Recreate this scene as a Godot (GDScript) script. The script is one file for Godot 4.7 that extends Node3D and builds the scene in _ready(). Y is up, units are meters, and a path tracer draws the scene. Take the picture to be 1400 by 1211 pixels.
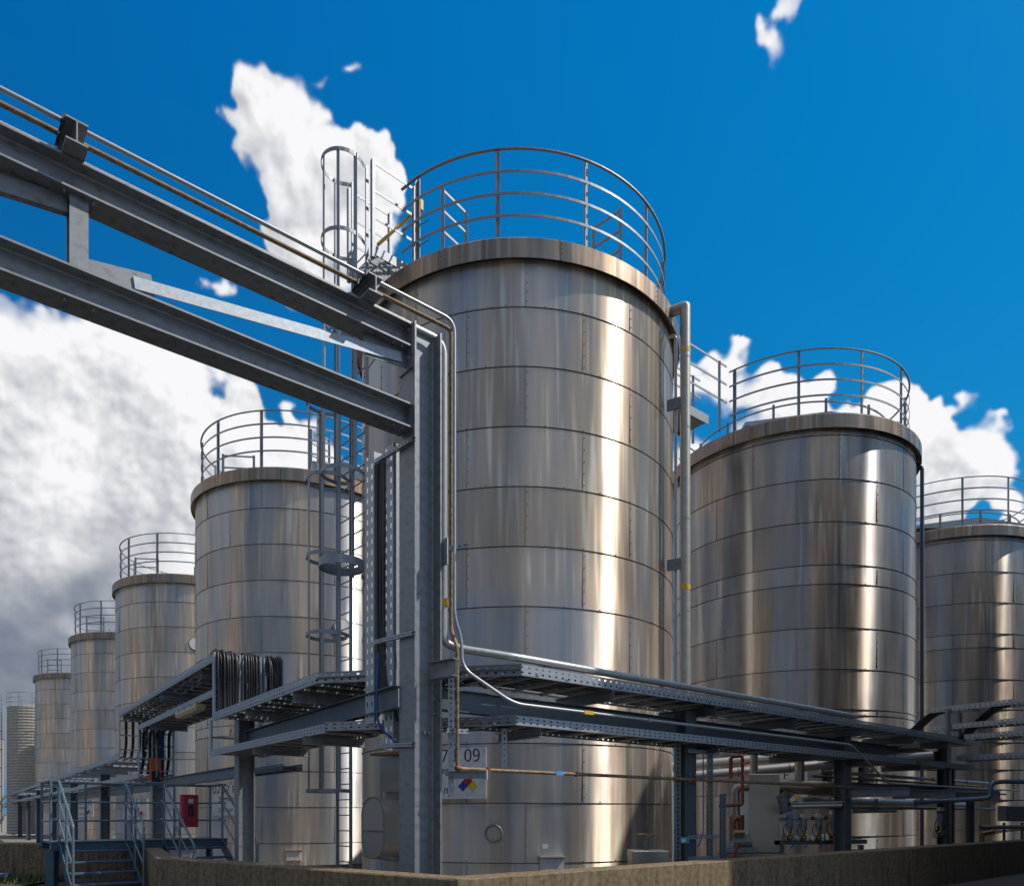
extends Node3D
# A tank farm behind a low bund wall: stainless clad tanks, a steel pipe bridge landing on a corner column, cable trays, stairs.
# Plan positions are written as (x, d): x metres to the east, d metres to the north of the viewpoint (world z = -d).

const EYE := 1.75
const RD := Vector2(0.768, 0.64)      # direction of the rack that runs along the right-hand tanks
const LD := Vector2(-0.64, 0.768)     # across it
const SD := Vector2(-0.595, 0.804)    # direction of the rack on the stair side
const SN := Vector2(0.804, 0.595)     # inwards from it
const C0 := Vector2(-0.992, 7.68)     # outer corner of the corner column
const P1 := Vector2(-2.266, 8.71)     # ends of the angled tray corner
const P2 := Vector2(0.103, 8.2)
var M := {}
var rng := RandomNumberGenerator.new()
var panel_cache := {}
var used := {}

# ------------------------------------------------------------------ helpers
func v(x: float, d: float, y: float) -> Vector3:
	return Vector3(x, y, -d)

func p3(p: Vector2, y: float) -> Vector3:
	return Vector3(p.x, y, -p.y)

func rl(r: float, l: float) -> Vector2:
	return C0 + RD * r + LD * l

func rly(r: float, l: float, y: float) -> Vector3:
	return p3(rl(r, l), y)

func sn(s: float, n: float) -> Vector2:
	return P1 + SD * s + SN * n

func sny(s: float, n: float, y: float) -> Vector3:
	return p3(sn(s, n), y)

func mb() -> SurfaceTool:
	var st := SurfaceTool.new()
	st.begin(Mesh.PRIMITIVE_TRIANGLES)
	return st

func tri(st: SurfaceTool, a: Vector3, b: Vector3, c: Vector3, n: Vector3) -> void:
	st.set_normal(n)
	if (c - a).cross(b - a).dot(n) >= 0.0:
		st.add_vertex(a); st.add_vertex(b); st.add_vertex(c)
	else:
		st.add_vertex(a); st.add_vertex(c); st.add_vertex(b)

func quad(st: SurfaceTool, a: Vector3, b: Vector3, c: Vector3, d: Vector3, n: Vector3) -> void:
	tri(st, a, b, c, n)
	tri(st, a, c, d, n)

func prism(st: SurfaceTool, prof: PackedVector2Array, a: Vector3, b: Vector3, up := Vector3.UP) -> void:
	# extrudes a profile (x to the side, y along up; counter-clockwise) from a to b
	var dir := (b - a).normalized()
	if absf(dir.dot(up)) > 0.99:
		up = Vector3.RIGHT
	var side := dir.cross(up).normalized()
	var u := side.cross(dir).normalized()
	var n := prof.size()
	for i in n:
		var p := prof[i]
		var q := prof[(i + 1) % n]
		var e := q - p
		var nn := (side * e.y - u * e.x).normalized()
		var o1 := side * p.x + u * p.y
		var o2 := side * q.x + u * q.y
		quad(st, a + o1, a + o2, b + o2, b + o1, nn)
	var t := Geometry2D.triangulate_polygon(prof)
	for i in range(0, t.size(), 3):
		var q0 := prof[t[i]]; var q1 := prof[t[i + 1]]; var q2 := prof[t[i + 2]]
		var w0 := side * q0.x + u * q0.y; var w1 := side * q1.x + u * q1.y; var w2 := side * q2.x + u * q2.y
		tri(st, a + w0, a + w1, a + w2, -dir)
		tri(st, b + w0, b + w1, b + w2, dir)

func bar(st: SurfaceTool, a: Vector3, b: Vector3, w: float, h: float, up := Vector3.UP, ch := 0.0) -> void:
	var x := w / 2; var y := h / 2
	if ch <= 0.0:
		prism(st, PackedVector2Array([Vector2(-x, -y), Vector2(x, -y), Vector2(x, y), Vector2(-x, y)]), a, b, up)
	else:
		prism(st, PackedVector2Array([Vector2(-x + ch, -y), Vector2(x - ch, -y), Vector2(x, -y + ch), Vector2(x, y - ch), Vector2(x - ch, y), Vector2(-x + ch, y), Vector2(-x, y - ch), Vector2(-x, -y + ch)]), a, b, up)

func isec(h: float, b: float, tf: float, tw: float) -> PackedVector2Array:
	var y := h / 2; var x := b / 2; var k := tw / 2; var r := tf * 0.7
	return PackedVector2Array([Vector2(-x, -y), Vector2(x, -y), Vector2(x, -y + tf), Vector2(k + r, -y + tf), Vector2(k, -y + tf + r), Vector2(k, y - tf - r), Vector2(k + r, y - tf), Vector2(x, y - tf), Vector2(x, y), Vector2(-x, y), Vector2(-x, y - tf), Vector2(-k - r, y - tf), Vector2(-k, y - tf - r), Vector2(-k, -y + tf + r), Vector2(-k - r, -y + tf), Vector2(-x, -y + tf)])

func csec(h: float, b: float, t: float) -> PackedVector2Array:
	return PackedVector2Array([Vector2(0, -h / 2), Vector2(b, -h / 2), Vector2(b, -h / 2 + t), Vector2(t, -h / 2 + t), Vector2(t, h / 2 - t), Vector2(b, h / 2 - t), Vector2(b, h / 2), Vector2(0, h / 2)])

func tube(st: SurfaceTool, pts: PackedVector3Array, r: float, sides := 10, r_end := -1.0) -> void:
	if pts.size() < 2:
		return
	var ring_prev := PackedVector3Array()
	var nrm_prev := PackedVector3Array()
	var t0 := (pts[1] - pts[0]).normalized()
	var side := t0.cross(Vector3.UP)
	if side.length() < 0.05:
		side = t0.cross(Vector3.RIGHT)
	side = side.normalized()
	for i in pts.size():
		var t: Vector3
		if i == 0:
			t = t0
		elif i == pts.size() - 1:
			t = (pts[i] - pts[i - 1]).normalized()
		else:
			t = ((pts[i] - pts[i - 1]).normalized() + (pts[i + 1] - pts[i]).normalized()).normalized()
		side = (side - t * side.dot(t)).normalized()
		var u := t.cross(side)
		var rr := r if r_end < 0 else lerpf(r, r_end, float(i) / (pts.size() - 1))
		var ring := PackedVector3Array()
		var nr := PackedVector3Array()
		for k in sides:
			var a := TAU * k / sides
			var nn := side * cos(a) + u * sin(a)
			nr.append(nn)
			ring.append(pts[i] + nn * rr)
		if i > 0:
			for k in sides:
				var k2 := (k + 1) % sides
				var o := [[ring_prev[k], nrm_prev[k]], [ring_prev[k2], nrm_prev[k2]], [ring[k2], nr[k2]], [ring[k], nr[k]]]
				var flip: bool = (o[2][0] - o[0][0]).cross(o[1][0] - o[0][0]).dot(o[0][1]) < 0
				for j in ([0, 2, 1, 0, 3, 2] if flip else [0, 1, 2, 0, 2, 3]):
					st.set_normal(o[j][1])
					st.add_vertex(o[j][0])
		if i == 0 or i == pts.size() - 1:
			var cn := -t if i == 0 else t
			for k in range(1, sides - 1):
				tri(st, ring[0], ring[k], ring[k + 1], cn)
		ring_prev = ring
		nrm_prev = nr

func bend(pts: Array, r: float, n := 6) -> PackedVector3Array:
	# rounds the corners of a polyline
	var out := PackedVector3Array([pts[0]])
	for i in range(1, pts.size() - 1):
		var p: Vector3 = pts[i]
		var a: Vector3 = pts[i - 1]
		var b: Vector3 = pts[i + 1]
		var k := minf(r, minf(p.distance_to(a), p.distance_to(b)) * 0.48)
		var s := p + (a - p).normalized() * k
		var e := p + (b - p).normalized() * k
		for j in n + 1:
			var t := float(j) / n
			out.append(s.lerp(p, t).lerp(p.lerp(e, t), t))
	out.append(pts[-1])
	return out

func ball(st: SurfaceTool, c: Vector3, r: float, sq := 1.0) -> void:
	var m := SphereMesh.new()
	m.radius = r; m.height = 2 * r * sq; m.radial_segments = 14; m.rings = 7
	st.append_from(m, 0, Transform3D(Basis(), c))

func obj(st: SurfaceTool, called: String, m: Material, parent: Node3D) -> MeshInstance3D:
	var o := MeshInstance3D.new()
	o.name = called
	o.mesh = st.commit()
	o.material_override = m
	if parent == self:
		o.name = numbered(called)
	parent.add_child(o, true)
	return o

func put(mesh: Mesh, called: String, m: Material, parent: Node3D, t := Transform3D()) -> MeshInstance3D:
	var o := MeshInstance3D.new()
	o.name = called
	o.mesh = mesh
	o.material_override = m
	o.transform = t
	parent.add_child(o, true)
	return o

func numbered(n: String) -> String:
	if not used.has(n):
		used[n] = 0
		return n
	used[n] += 1
	return "%s_%03d" % [n, used[n]]

func thing(called: String, label: String, category: String, group := "") -> Node3D:
	var o := Node3D.new()
	o.name = numbered(called)
	add_child(o)
	tag(o, label, category, group)
	return o

func tag(o: Node, label: String, category: String, group := "") -> void:
	o.set_meta("label", label)
	o.set_meta("category", category)
	if group:
		o.set_meta("group", group)

func structure(st: SurfaceTool, called: String, m: Material, label := "", category := "") -> MeshInstance3D:
	var o := obj(st, called, m, self)
	o.set_meta("kind", "structure")
	if label:
		tag(o, label, category)
	return o

# one-line parts
func ptube(pts: Array, r: float, called: String, m: Material, parent: Node3D, br := 0.0, sides := 10) -> MeshInstance3D:
	var st := mb()
	tube(st, bend(pts, br) if br > 0 else PackedVector3Array(pts), r, sides)
	return obj(st, called, m, parent)

func pbar(a: Vector3, b: Vector3, w: float, h: float, called: String, m: Material, parent: Node3D, up := Vector3.UP, ch := 0.0) -> MeshInstance3D:
	var st := mb()
	bar(st, a, b, w, h, up, ch)
	return obj(st, called, m, parent)

func pprism(prof: PackedVector2Array, a: Vector3, b: Vector3, called: String, m: Material, parent: Node3D, up := Vector3.UP) -> MeshInstance3D:
	var st := mb()
	prism(st, prof, a, b, up)
	return obj(st, called, m, parent)

func h3(d: Vector2) -> Vector3:
	return Vector3(d.x, 0, -d.y)

# ------------------------------------------------------------------ materials
func ntex(seed_: int, freq: float, oct: int, cols: Array, size := 512, type := FastNoiseLite.TYPE_SIMPLEX_SMOOTH, offs := []) -> NoiseTexture2D:
	var n := FastNoiseLite.new()
	n.seed = seed_
	n.noise_type = type
	n.frequency = freq
	n.fractal_octaves = oct
	var t := NoiseTexture2D.new()
	t.width = size; t.height = size
	t.seamless = true
	t.noise = n
	var g := Gradient.new()
	var o := PackedFloat32Array()
	var c := PackedColorArray()
	for i in cols.size():
		o.append(offs[i] if offs else float(i) / maxi(1, cols.size() - 1))
		c.append(cols[i])
	g.offsets = o
	g.colors = c
	t.color_ramp = g
	return t

func lin(r: float, g: float, b: float) -> Color:
	return Color(r, g, b).linear_to_srgb()

func mat(called: String, col: Color, rough: float, metal := 0.0, tex: Texture2D = null, scale := Vector3.ONE, rtex: Texture2D = null, bump: Texture2D = null, bump_cm := 0.0) -> StandardMaterial3D:
	var m := StandardMaterial3D.new()
	m.resource_name = called
	m.albedo_color = col
	m.roughness = rough
	m.metallic = metal
	if tex or rtex or bump:
		m.uv1_triplanar = true
		m.uv1_world_triplanar = true
		m.uv1_scale = scale
		m.uv1_triplanar_sharpness = 4.0
	if tex:
		m.albedo_texture = tex
	if rtex:
		m.roughness_texture = rtex
	if bump:
		m.heightmap_enabled = true
		m.heightmap_texture = bump
		m.heightmap_scale = bump_cm
	M[called] = m
	return m

func grey(x: float) -> Color:
	return Color(x, x, x)

func make_materials() -> void:
	var spangle := ntex(3, 0.03, 4, [grey(0.82), grey(0.91), grey(1.0)], 512, FastNoiseLite.TYPE_CELLULAR)
	var mottle := ntex(5, 0.012, 5, [Color(0.86, 0.86, 0.87), Color(0.95, 0.95, 0.95), Color(1.0, 0.99, 0.97)], 512)
	var rough_n := ntex(7, 0.02, 4, [grey(0.84), grey(1.0)], 512)
	var grime := ntex(9, 0.011, 6, [Color(0.70, 0.62, 0.54), Color(0.90, 0.89, 0.87), Color(0.95, 0.95, 0.95), Color(1, 1, 1)], 1024, FastNoiseLite.TYPE_SIMPLEX_SMOOTH, [0.0, 0.30, 0.46, 1.0])
	mat("steel_grey", lin(0.22, 0.235, 0.25), 0.55, 0.35, grime, Vector3.ONE * 0.9, rough_n)
	mat("galvanised", lin(0.40, 0.44, 0.475), 0.55, 0.55, spangle, Vector3.ONE * 1.6, rough_n)
	mat("rail_grey", lin(0.27, 0.29, 0.31), 0.55, 0.45, mottle, Vector3.ONE * 2.0, rough_n)
	mat("handrail_blue", lin(0.13, 0.19, 0.24), 0.45, 0.3, mottle, Vector3.ONE * 2.0, rough_n)
	mat("stair_blue", lin(0.06, 0.105, 0.15), 0.5, 0.2, mottle, Vector3.ONE * 1.5, rough_n)
	mat("shade_toned_steel", lin(0.10, 0.12, 0.138), 0.5, 0.3, mottle, Vector3.ONE * 0.9, rough_n)  # darker copy of the grey steel, with shade put into its colour
	mat("pipe_grey", lin(0.42, 0.43, 0.43), 0.42, 0.5, mottle, Vector3.ONE * 2.0, rough_n)
	var rust := ntex(11, 0.02, 5, [Color(0.37, 0.26, 0.17), Color(0.45, 0.36, 0.25), Color(0.52, 0.45, 0.34), Color(0.58, 0.53, 0.45)], 512)
	mat("rusty_pipe", Color.WHITE, 0.7, 0.15, rust, Vector3.ONE * 1.3)
	mat("hall_cladding", lin(0.11, 0.115, 0.12), 0.5, 0.2, mottle, Vector3.ONE * 0.4)
	mat("vessel_steel", lin(0.30, 0.265, 0.225), 0.42, 0.75, null, Vector3.ONE, rough_n)
	mat("duct_beige", lin(0.43, 0.40, 0.34), 0.5, 0.5, mottle, Vector3.ONE * 1.4, rough_n)
	mat("copper_red", lin(0.24, 0.07, 0.03), 0.6, 0.2, mottle, Vector3.ONE * 3.0)
	mat("insulation_sheet", lin(0.50, 0.46, 0.41), 0.42, 0.82, null, Vector3.ONE * 1.4, rough_n)
	var pores := ntex(21, 0.09, 4, [grey(0.0), grey(0.75), grey(0.85), grey(1.0)], 512, FastNoiseLite.TYPE_SIMPLEX, [0.0, 0.3, 0.5, 1.0])
	var conc := ntex(23, 0.018, 6, [Color(0.38, 0.33, 0.26), Color(0.54, 0.49, 0.41), Color(0.60, 0.55, 0.47), Color(0.68, 0.63, 0.55)], 1024, FastNoiseLite.TYPE_SIMPLEX_SMOOTH, [0.0, 0.38, 0.62, 1.0])
	var concrete := mat("concrete", Color(0.84, 0.80, 0.74), 0.9, 0.0, conc, Vector3(0.7, 0.7, 0.7), null, pores, 0.25)
	concrete.detail_enabled = true
	concrete.detail_blend_mode = BaseMaterial3D.BLEND_MODE_MUL
	concrete.detail_albedo = ntex(29, 0.035, 4, [Color(0.62, 0.58, 0.5), Color(0.93, 0.92, 0.9), Color(1, 1, 1)], 512)
	concrete.detail_uv_layer = BaseMaterial3D.DETAIL_UV_2
	concrete.uv2_triplanar = true
	concrete.uv2_world_triplanar = true
	concrete.uv2_scale = Vector3(0.7, 0.07, 0.7)
	var asp := ntex(31, 0.3, 3, [Color(0.17, 0.17, 0.165), Color(0.27, 0.265, 0.255), Color(0.36, 0.355, 0.34)], 512)
	mat("asphalt", Color.WHITE, 0.9, 0.0, asp, Vector3.ONE * 0.6)
	var yard := ntex(33, 0.02, 6, [Color(0.35, 0.33, 0.29), Color(0.47, 0.45, 0.41), Color(0.55, 0.53, 0.48)], 512)
	mat("yard_concrete", Color.WHITE, 0.9, 0.0, yard, Vector3.ONE * 0.25)
	mat("soil", lin(0.06, 0.07, 0.03), 0.95)
	var gm := mat("grass", Color.WHITE, 0.8)
	gm.vertex_color_use_as_albedo = true
	mat("black_cable", lin(0.012, 0.012, 0.013), 0.45)
	mat("grey_cable", lin(0.09, 0.085, 0.08), 0.5)
	mat("blue_cable", lin(0.01, 0.06, 0.25), 0.5)
	mat("dark_gap", lin(0.02, 0.018, 0.016), 0.9)
	mat("yellow", lin(0.62, 0.38, 0.03), 0.55)
	mat("orange_box", lin(0.62, 0.12, 0.025), 0.45, 0.0, mottle, Vector3.ONE * 3.0)
	mat("red_box", lin(0.40, 0.012, 0.03), 0.38, 0.0, mottle, Vector3.ONE * 3.0)
	mat("white_paint", lin(0.62, 0.62, 0.62), 0.45, 0.0, mottle, Vector3.ONE * 1.2)
	mat("sign_white", lin(0.66, 0.66, 0.67), 0.5, 0.0, mottle, Vector3.ONE * 0.7)
	mat("black_print", lin(0.012, 0.012, 0.014), 0.6)
	mat("sign_red", lin(0.42, 0.012, 0.015), 0.5)
	mat("sign_blue", lin(0.012, 0.05, 0.33), 0.5)
	mat("sign_yellow", lin(0.62, 0.42, 0.02), 0.5)
	mat("lamp_cover", lin(0.36, 0.29, 0.16), 0.4)
	mat("teal_box", lin(0.03, 0.26, 0.25), 0.5)
	mat("light_blue_box", lin(0.06, 0.28, 0.6), 0.5)
	mat("beige_plastic", lin(0.36, 0.33, 0.28), 0.55, 0.0, mottle, Vector3.ONE * 0.5)
	mat("brass", lin(0.42, 0.26, 0.10), 0.4, 0.7, mottle, Vector3.ONE * 5.0)
	make_tank_metal()

func make_tank_metal() -> void:
	# one sheet of cladding unrolled: rain and dirt streaks, plus reflected warm and cool bands painted in
	var w := 1024
	var h := 512
	var fine := FastNoiseLite.new()
	fine.seed = 41; fine.frequency = 0.045; fine.fractal_octaves = 4
	var a := fine.get_seamless_image(w, 48)
	a.resize(w, h, Image.INTERPOLATE_CUBIC)
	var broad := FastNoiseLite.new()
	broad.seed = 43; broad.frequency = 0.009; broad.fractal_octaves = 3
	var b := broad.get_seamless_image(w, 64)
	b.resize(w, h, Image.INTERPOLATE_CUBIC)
	var spots := FastNoiseLite.new()
	spots.seed = 47; spots.frequency = 0.02; spots.fractal_octaves = 5
	var c := spots.get_seamless_image(w, h)
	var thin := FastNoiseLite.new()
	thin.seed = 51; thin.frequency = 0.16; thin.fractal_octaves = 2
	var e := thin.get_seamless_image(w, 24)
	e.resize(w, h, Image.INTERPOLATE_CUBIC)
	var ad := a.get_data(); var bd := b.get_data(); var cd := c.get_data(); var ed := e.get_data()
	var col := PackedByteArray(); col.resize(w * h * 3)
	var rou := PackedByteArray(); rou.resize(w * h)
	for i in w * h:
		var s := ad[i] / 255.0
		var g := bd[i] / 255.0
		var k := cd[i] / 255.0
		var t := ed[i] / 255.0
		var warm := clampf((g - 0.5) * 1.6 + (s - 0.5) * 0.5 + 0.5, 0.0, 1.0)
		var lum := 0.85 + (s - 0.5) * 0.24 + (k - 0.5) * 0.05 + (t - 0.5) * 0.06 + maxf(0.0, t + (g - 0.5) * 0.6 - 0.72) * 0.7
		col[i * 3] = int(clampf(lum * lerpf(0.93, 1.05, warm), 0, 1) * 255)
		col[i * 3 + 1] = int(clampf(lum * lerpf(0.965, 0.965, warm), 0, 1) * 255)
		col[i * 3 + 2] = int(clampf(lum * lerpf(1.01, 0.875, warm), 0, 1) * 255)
		rou[i] = int(clampf(0.78 + (s - 0.5) * 0.4 + (k - 0.5) * 0.12, 0.2, 1.0) * 255)
	var ct := ImageTexture.create_from_image(Image.create_from_data(w, h, false, Image.FORMAT_RGB8, col))
	var rt := ImageTexture.create_from_image(Image.create_from_data(w, h, false, Image.FORMAT_L8, rou))
	for tone in 3:
		for shift in 3:
			var m := StandardMaterial3D.new()
			m.resource_name = "tank_cladding"
			m.albedo_color = lin([0.765, 0.73, 0.785][tone], [0.72, 0.68, 0.745][tone], [0.665, 0.62, 0.70][tone])
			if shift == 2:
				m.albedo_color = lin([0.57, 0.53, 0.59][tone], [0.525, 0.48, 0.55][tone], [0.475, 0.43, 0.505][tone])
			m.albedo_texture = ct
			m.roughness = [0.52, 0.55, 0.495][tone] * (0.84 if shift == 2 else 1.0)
			m.roughness_texture = rt
			m.metallic = 0.66
			m.anisotropy_enabled = true
			m.anisotropy = -1.0
			m.uv1_offset = Vector3(0.31 * shift, 0.17 * shift, 0)
			M["clad_%d_%d" % [tone, shift]] = m
	var f := StandardMaterial3D.new()
	f.resource_name = "tank_fascia"
	f.albedo_color = lin(0.35, 0.295, 0.245)
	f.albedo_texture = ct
	f.roughness = 0.52
	f.roughness_texture = rt
	f.metallic = 0.85
	M["fascia"] = f

# ------------------------------------------------------------------ sky
# cumulus heaps to the north: tangent of bearing, tangent of height, half width, half height, strength
const HEAPS := [
	[-0.660, 0.177, 0.214, 0.078, 1.00], [-0.738, 0.099, 0.291, 0.068, 1.00], [-0.553, 0.245, 0.117, 0.058, 1.00], [-0.184, 0.759, 0.058, 0.049, 0.72],
	[-0.650, 0.536, 0.107, 0.097, 1.00], [-0.583, 0.594, 0.073, 0.068, 1.00], [-0.505, 0.570, 0.078, 0.064, 1.00], [-0.427, 0.531, 0.073, 0.058, 1.00], [-0.369, 0.497, 0.053, 0.035, 0.85], [-0.680, 0.575, 0.058, 0.058, 1.00],
	[-0.563, 0.478, 0.155, 0.107, 1.00], [-0.408, 0.444, 0.117, 0.068, 1.00], [-0.277, 0.497, 0.044, 0.039, 0.90], [-0.621, 0.342, 0.155, 0.117, 1.00], [-0.485, 0.361, 0.136, 0.087, 1.00], [-0.767, 0.449, 0.146, 0.165, 1.00],
	[-0.680, 0.254, 0.214, 0.107, 1.00], [-0.359, 0.381, 0.097, 0.097, 1.00], [-0.354, 0.975, 0.041, 0.035, 1.00], [-0.318, 0.934, 0.050, 0.049, 1.00], [-0.286, 0.871, 0.060, 0.053, 1.00], [-0.223, 0.881, 0.060, 0.043, 1.00],
	[-0.168, 0.890, 0.029, 0.039, 0.95], [-0.252, 0.817, 0.068, 0.058, 1.00], [-0.267, 0.745, 0.050, 0.053, 0.90], [-0.306, 0.788, 0.044, 0.058, 0.90], [-0.163, 0.850, 0.027, 0.019, 0.85], [-0.388, 0.696, 0.058, 0.039, 0.78],
	[-0.218, 0.979, 0.025, 0.010, 0.86], [0.340, 1.052, 0.033, 0.047, 0.86], [0.277, 0.602, 0.033, 0.019, 0.95], [0.260, 0.565, 0.035, 0.029, 0.95], [0.348, 0.560, 0.045, 0.027, 1.00], [0.383, 0.536, 0.039, 0.025, 0.90],
	[0.447, 0.534, 0.058, 0.023, 1.00], [0.510, 0.534, 0.050, 0.027, 1.00], [0.584, 0.505, 0.049, 0.037, 1.00], [0.614, 0.466, 0.045, 0.033, 0.95], [0.571, 0.444, 0.045, 0.052, 1.00], [0.652, 0.530, 0.017, 0.011, 0.90],
	[0.662, 0.408, 0.039, 0.019, 0.88], [0.621, 0.410, 0.033, 0.023, 0.85], [0.340, 0.439, 0.311, 0.068, 0.90],
]

const GX := 240
const GY := 150
var heap_grid := PackedFloat32Array()

func make_heaps() -> void:
	# the heaps' fullness on a coarse grid over the northern sky
	heap_grid.resize(GX * GY)
	for j in GY:
		for i in GX:
			var x := -1.2 + 2.4 * i / (GX - 1)
			var y := -0.1 + 1.5 * j / (GY - 1)
			var b := 0.0
			for k in HEAPS:
				var dx: float = (x - k[0]) / k[2]
				var dy: float = (y - k[1]) / k[3]
				b += (2.0 * k[4] - 1.0) * 1.1 * exp(-1.0 * (dx * dx + dy * dy))
			heap_grid[j * GX + i] = minf(b, 1.25)

func heap(x: float, y: float) -> float:
	var fx := clampf((x + 1.2) / 2.4 * (GX - 1), 0.0, GX - 1.001)
	var fy := clampf((y + 0.1) / 1.5 * (GY - 1), 0.0, GY - 1.001)
	var i := int(fx)
	var j := int(fy)
	var k := j * GX + i
	fx -= i
	fy -= j
	return lerpf(lerpf(heap_grid[k], heap_grid[k + 1], fx), lerpf(heap_grid[k + GX], heap_grid[k + GX + 1], fx), fy)

func sky_image() -> Image:
	make_heaps()
	var shape := FastNoiseLite.new()
	shape.seed = 71; shape.frequency = 1.0; shape.fractal_octaves = 7; shape.fractal_gain = 0.57
	var puff := FastNoiseLite.new()
	puff.seed = 73; puff.noise_type = FastNoiseLite.TYPE_CELLULAR; puff.frequency = 1.0; puff.fractal_octaves = 3; puff.fractal_gain = 0.5
	puff.cellular_return_type = FastNoiseLite.RETURN_DISTANCE
	var wide := FastNoiseLite.new()
	wide.seed = 79; wide.frequency = 1.0; wide.fractal_octaves = 3
	var low := sky_block(shape, puff, wide, 768, 384, 0, 0, 768, 200)
	var full := Image.create(768, 384, false, Image.FORMAT_RGB8)
	full.fill(Color(0.42, 0.43, 0.42))
	full.blit_rect(low, Rect2i(0, 0, 768, 200), Vector2i.ZERO)
	full.resize(4096, 2048, Image.INTERPOLATE_CUBIC)
	# the northern sky, which holds the finest clouds, is computed at full size
	var hi := sky_block(shape, puff, wide, 4096, 2048, 2048 - 420, 450, 840, 540)
	full.blit_rect(hi, Rect2i(0, 0, 840, 540), Vector2i(2048 - 420, 450))
	# a panorama begins in the north
	var turned := Image.create(4096, 2048, false, Image.FORMAT_RGB8)
	turned.blit_rect(full, Rect2i(2048, 0, 2048, 2048), Vector2i.ZERO)
	turned.blit_rect(full, Rect2i(0, 0, 2048, 2048), Vector2i(2048, 0))
	return turned

func sky_block(shape: FastNoiseLite, puff: FastNoiseLite, wide: FastNoiseLite, tw: int, th: int, x0: int, y0: int, w: int, h: int) -> Image:
	var data := PackedByteArray()
	data.resize(w * h * 3)
	var sunward := Vector3(0.64, 0.766, 0.0)
	for j in h:
		var el := 90.0 - 180.0 * (y0 + j + 0.5) / th
		var e := deg_to_rad(el)
		var ce := cos(e)
		var se := sin(e)
		var up := clampf(se, 0.0, 1.0)
		var k := pow(1.0 - up, 2.2)
		for i in w:
			var az := 360.0 * (x0 + i + 0.5) / tw - 180.0
			var a := deg_to_rad(az)
			var d := Vector3(sin(a) * ce, se, -cos(a) * ce)
			# clear air: deep overhead and away from the sun, paler towards it and low down
			var s := d.dot(sunward)
			var r := 0.001 + 0.07 * k * k
			var g := 0.068 + 0.24 * k + 0.155 * s
			var b := 0.30 + 0.26 * k + 0.31 * s
			var glare := pow(maxf(s, 0.0), 20.0)
			r += 0.62 * glare
			g += 0.6 * glare
			b += 0.5 * glare
			var inview := (1.0 - smoothstep(37.0, 46.0, absf(az))) * (1.0 - smoothstep(56.0, 66.0, el))
			var base := -1.0
			var tx := 0.0
			var ty := 0.0
			if inview > 0.0:
				tx = tan(a)
				ty = tan(e) / cos(a)
				base = heap(tx, ty)
				if base > 0.04:
					var wx := wide.get_noise_3dv(d * 16.0)
					var wy := wide.get_noise_3d(d.x * 16.0 + 40.0, d.y * 16.0, d.z * 16.0)
					base = heap(tx + 0.05 * wx, ty + 0.05 * wy)
			if inview < 1.0:
				var wd := wide.get_noise_3d(d.x * 1.5, d.y * 2.6, d.z * 1.5) * 1.5 + 0.74 - 0.35 * up
				base = lerpf(wd, base, inview) if inview > 0.0 else wd
			if base > 0.02:
				var q := d * 9.0
				var f1 := shape.get_noise_3dv(q)
				var f2 := puff.get_noise_3dv(q * 1.9)
				var dens := base - 0.56 + f1 * 0.66 - f2 * 0.36
				if dens > 0.0:
					var o := q + sunward * 0.42
					var f1s := shape.get_noise_3dv(o)
					var al := smoothstep(0.05, 0.7, base) * smoothstep(0.0, 0.14 + 0.34 * smoothstep(-0.15, 0.25, wide.get_noise_3d(d.x * 7.0 + 9.0, d.y * 7.0, d.z * 7.0)), dens)
					var hs := base
					if inview > 0.0:
						hs = lerpf(base, heap(tx + 0.03, ty + 0.035), inview)
					var thick := clampf((hs - 0.25 + f1s * 0.6) * 0.95, 0.0, 1.0)
					var f3 := puff.get_noise_3dv(q * 4.7)
					var lit := clampf(0.84 - 0.06 * thick * thick + 0.3 * (base - hs) + 0.28 * (f1 - f1s) + 0.65 * (f1 - shape.get_noise_3dv(q + sunward * 0.07)) - 0.5 * (f2 + 0.5) - 0.42 * (f3 + 0.5), 0.5, 0.98)
					# rain-heavy undersides, low in the west
					var murk := smoothstep(22.0, 12.0, el + wide.get_noise_3dv(d * 5.0) * 10.0) * smoothstep(-20.0, -31.0, az + wide.get_noise_3dv(d * 4.0) * 9.0)
					lit *= 1.0 - 0.86 * murk
					r = lerpf(r, lerpf(0.12, 0.96, lit), al)
					g = lerpf(g, lerpf(0.16, 0.955, lit), al)
					b = lerpf(b, lerpf(0.225, 0.97, lit), al)
			var p := (j * w + i) * 3
			var c := Color(clampf(r, 0, 1), clampf(g, 0, 1), clampf(b, 0, 1)).linear_to_srgb()
			data[p] = c.r8
			data[p + 1] = c.g8
			data[p + 2] = c.b8
	return Image.create_from_data(w, h, false, Image.FORMAT_RGB8, data)

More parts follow.
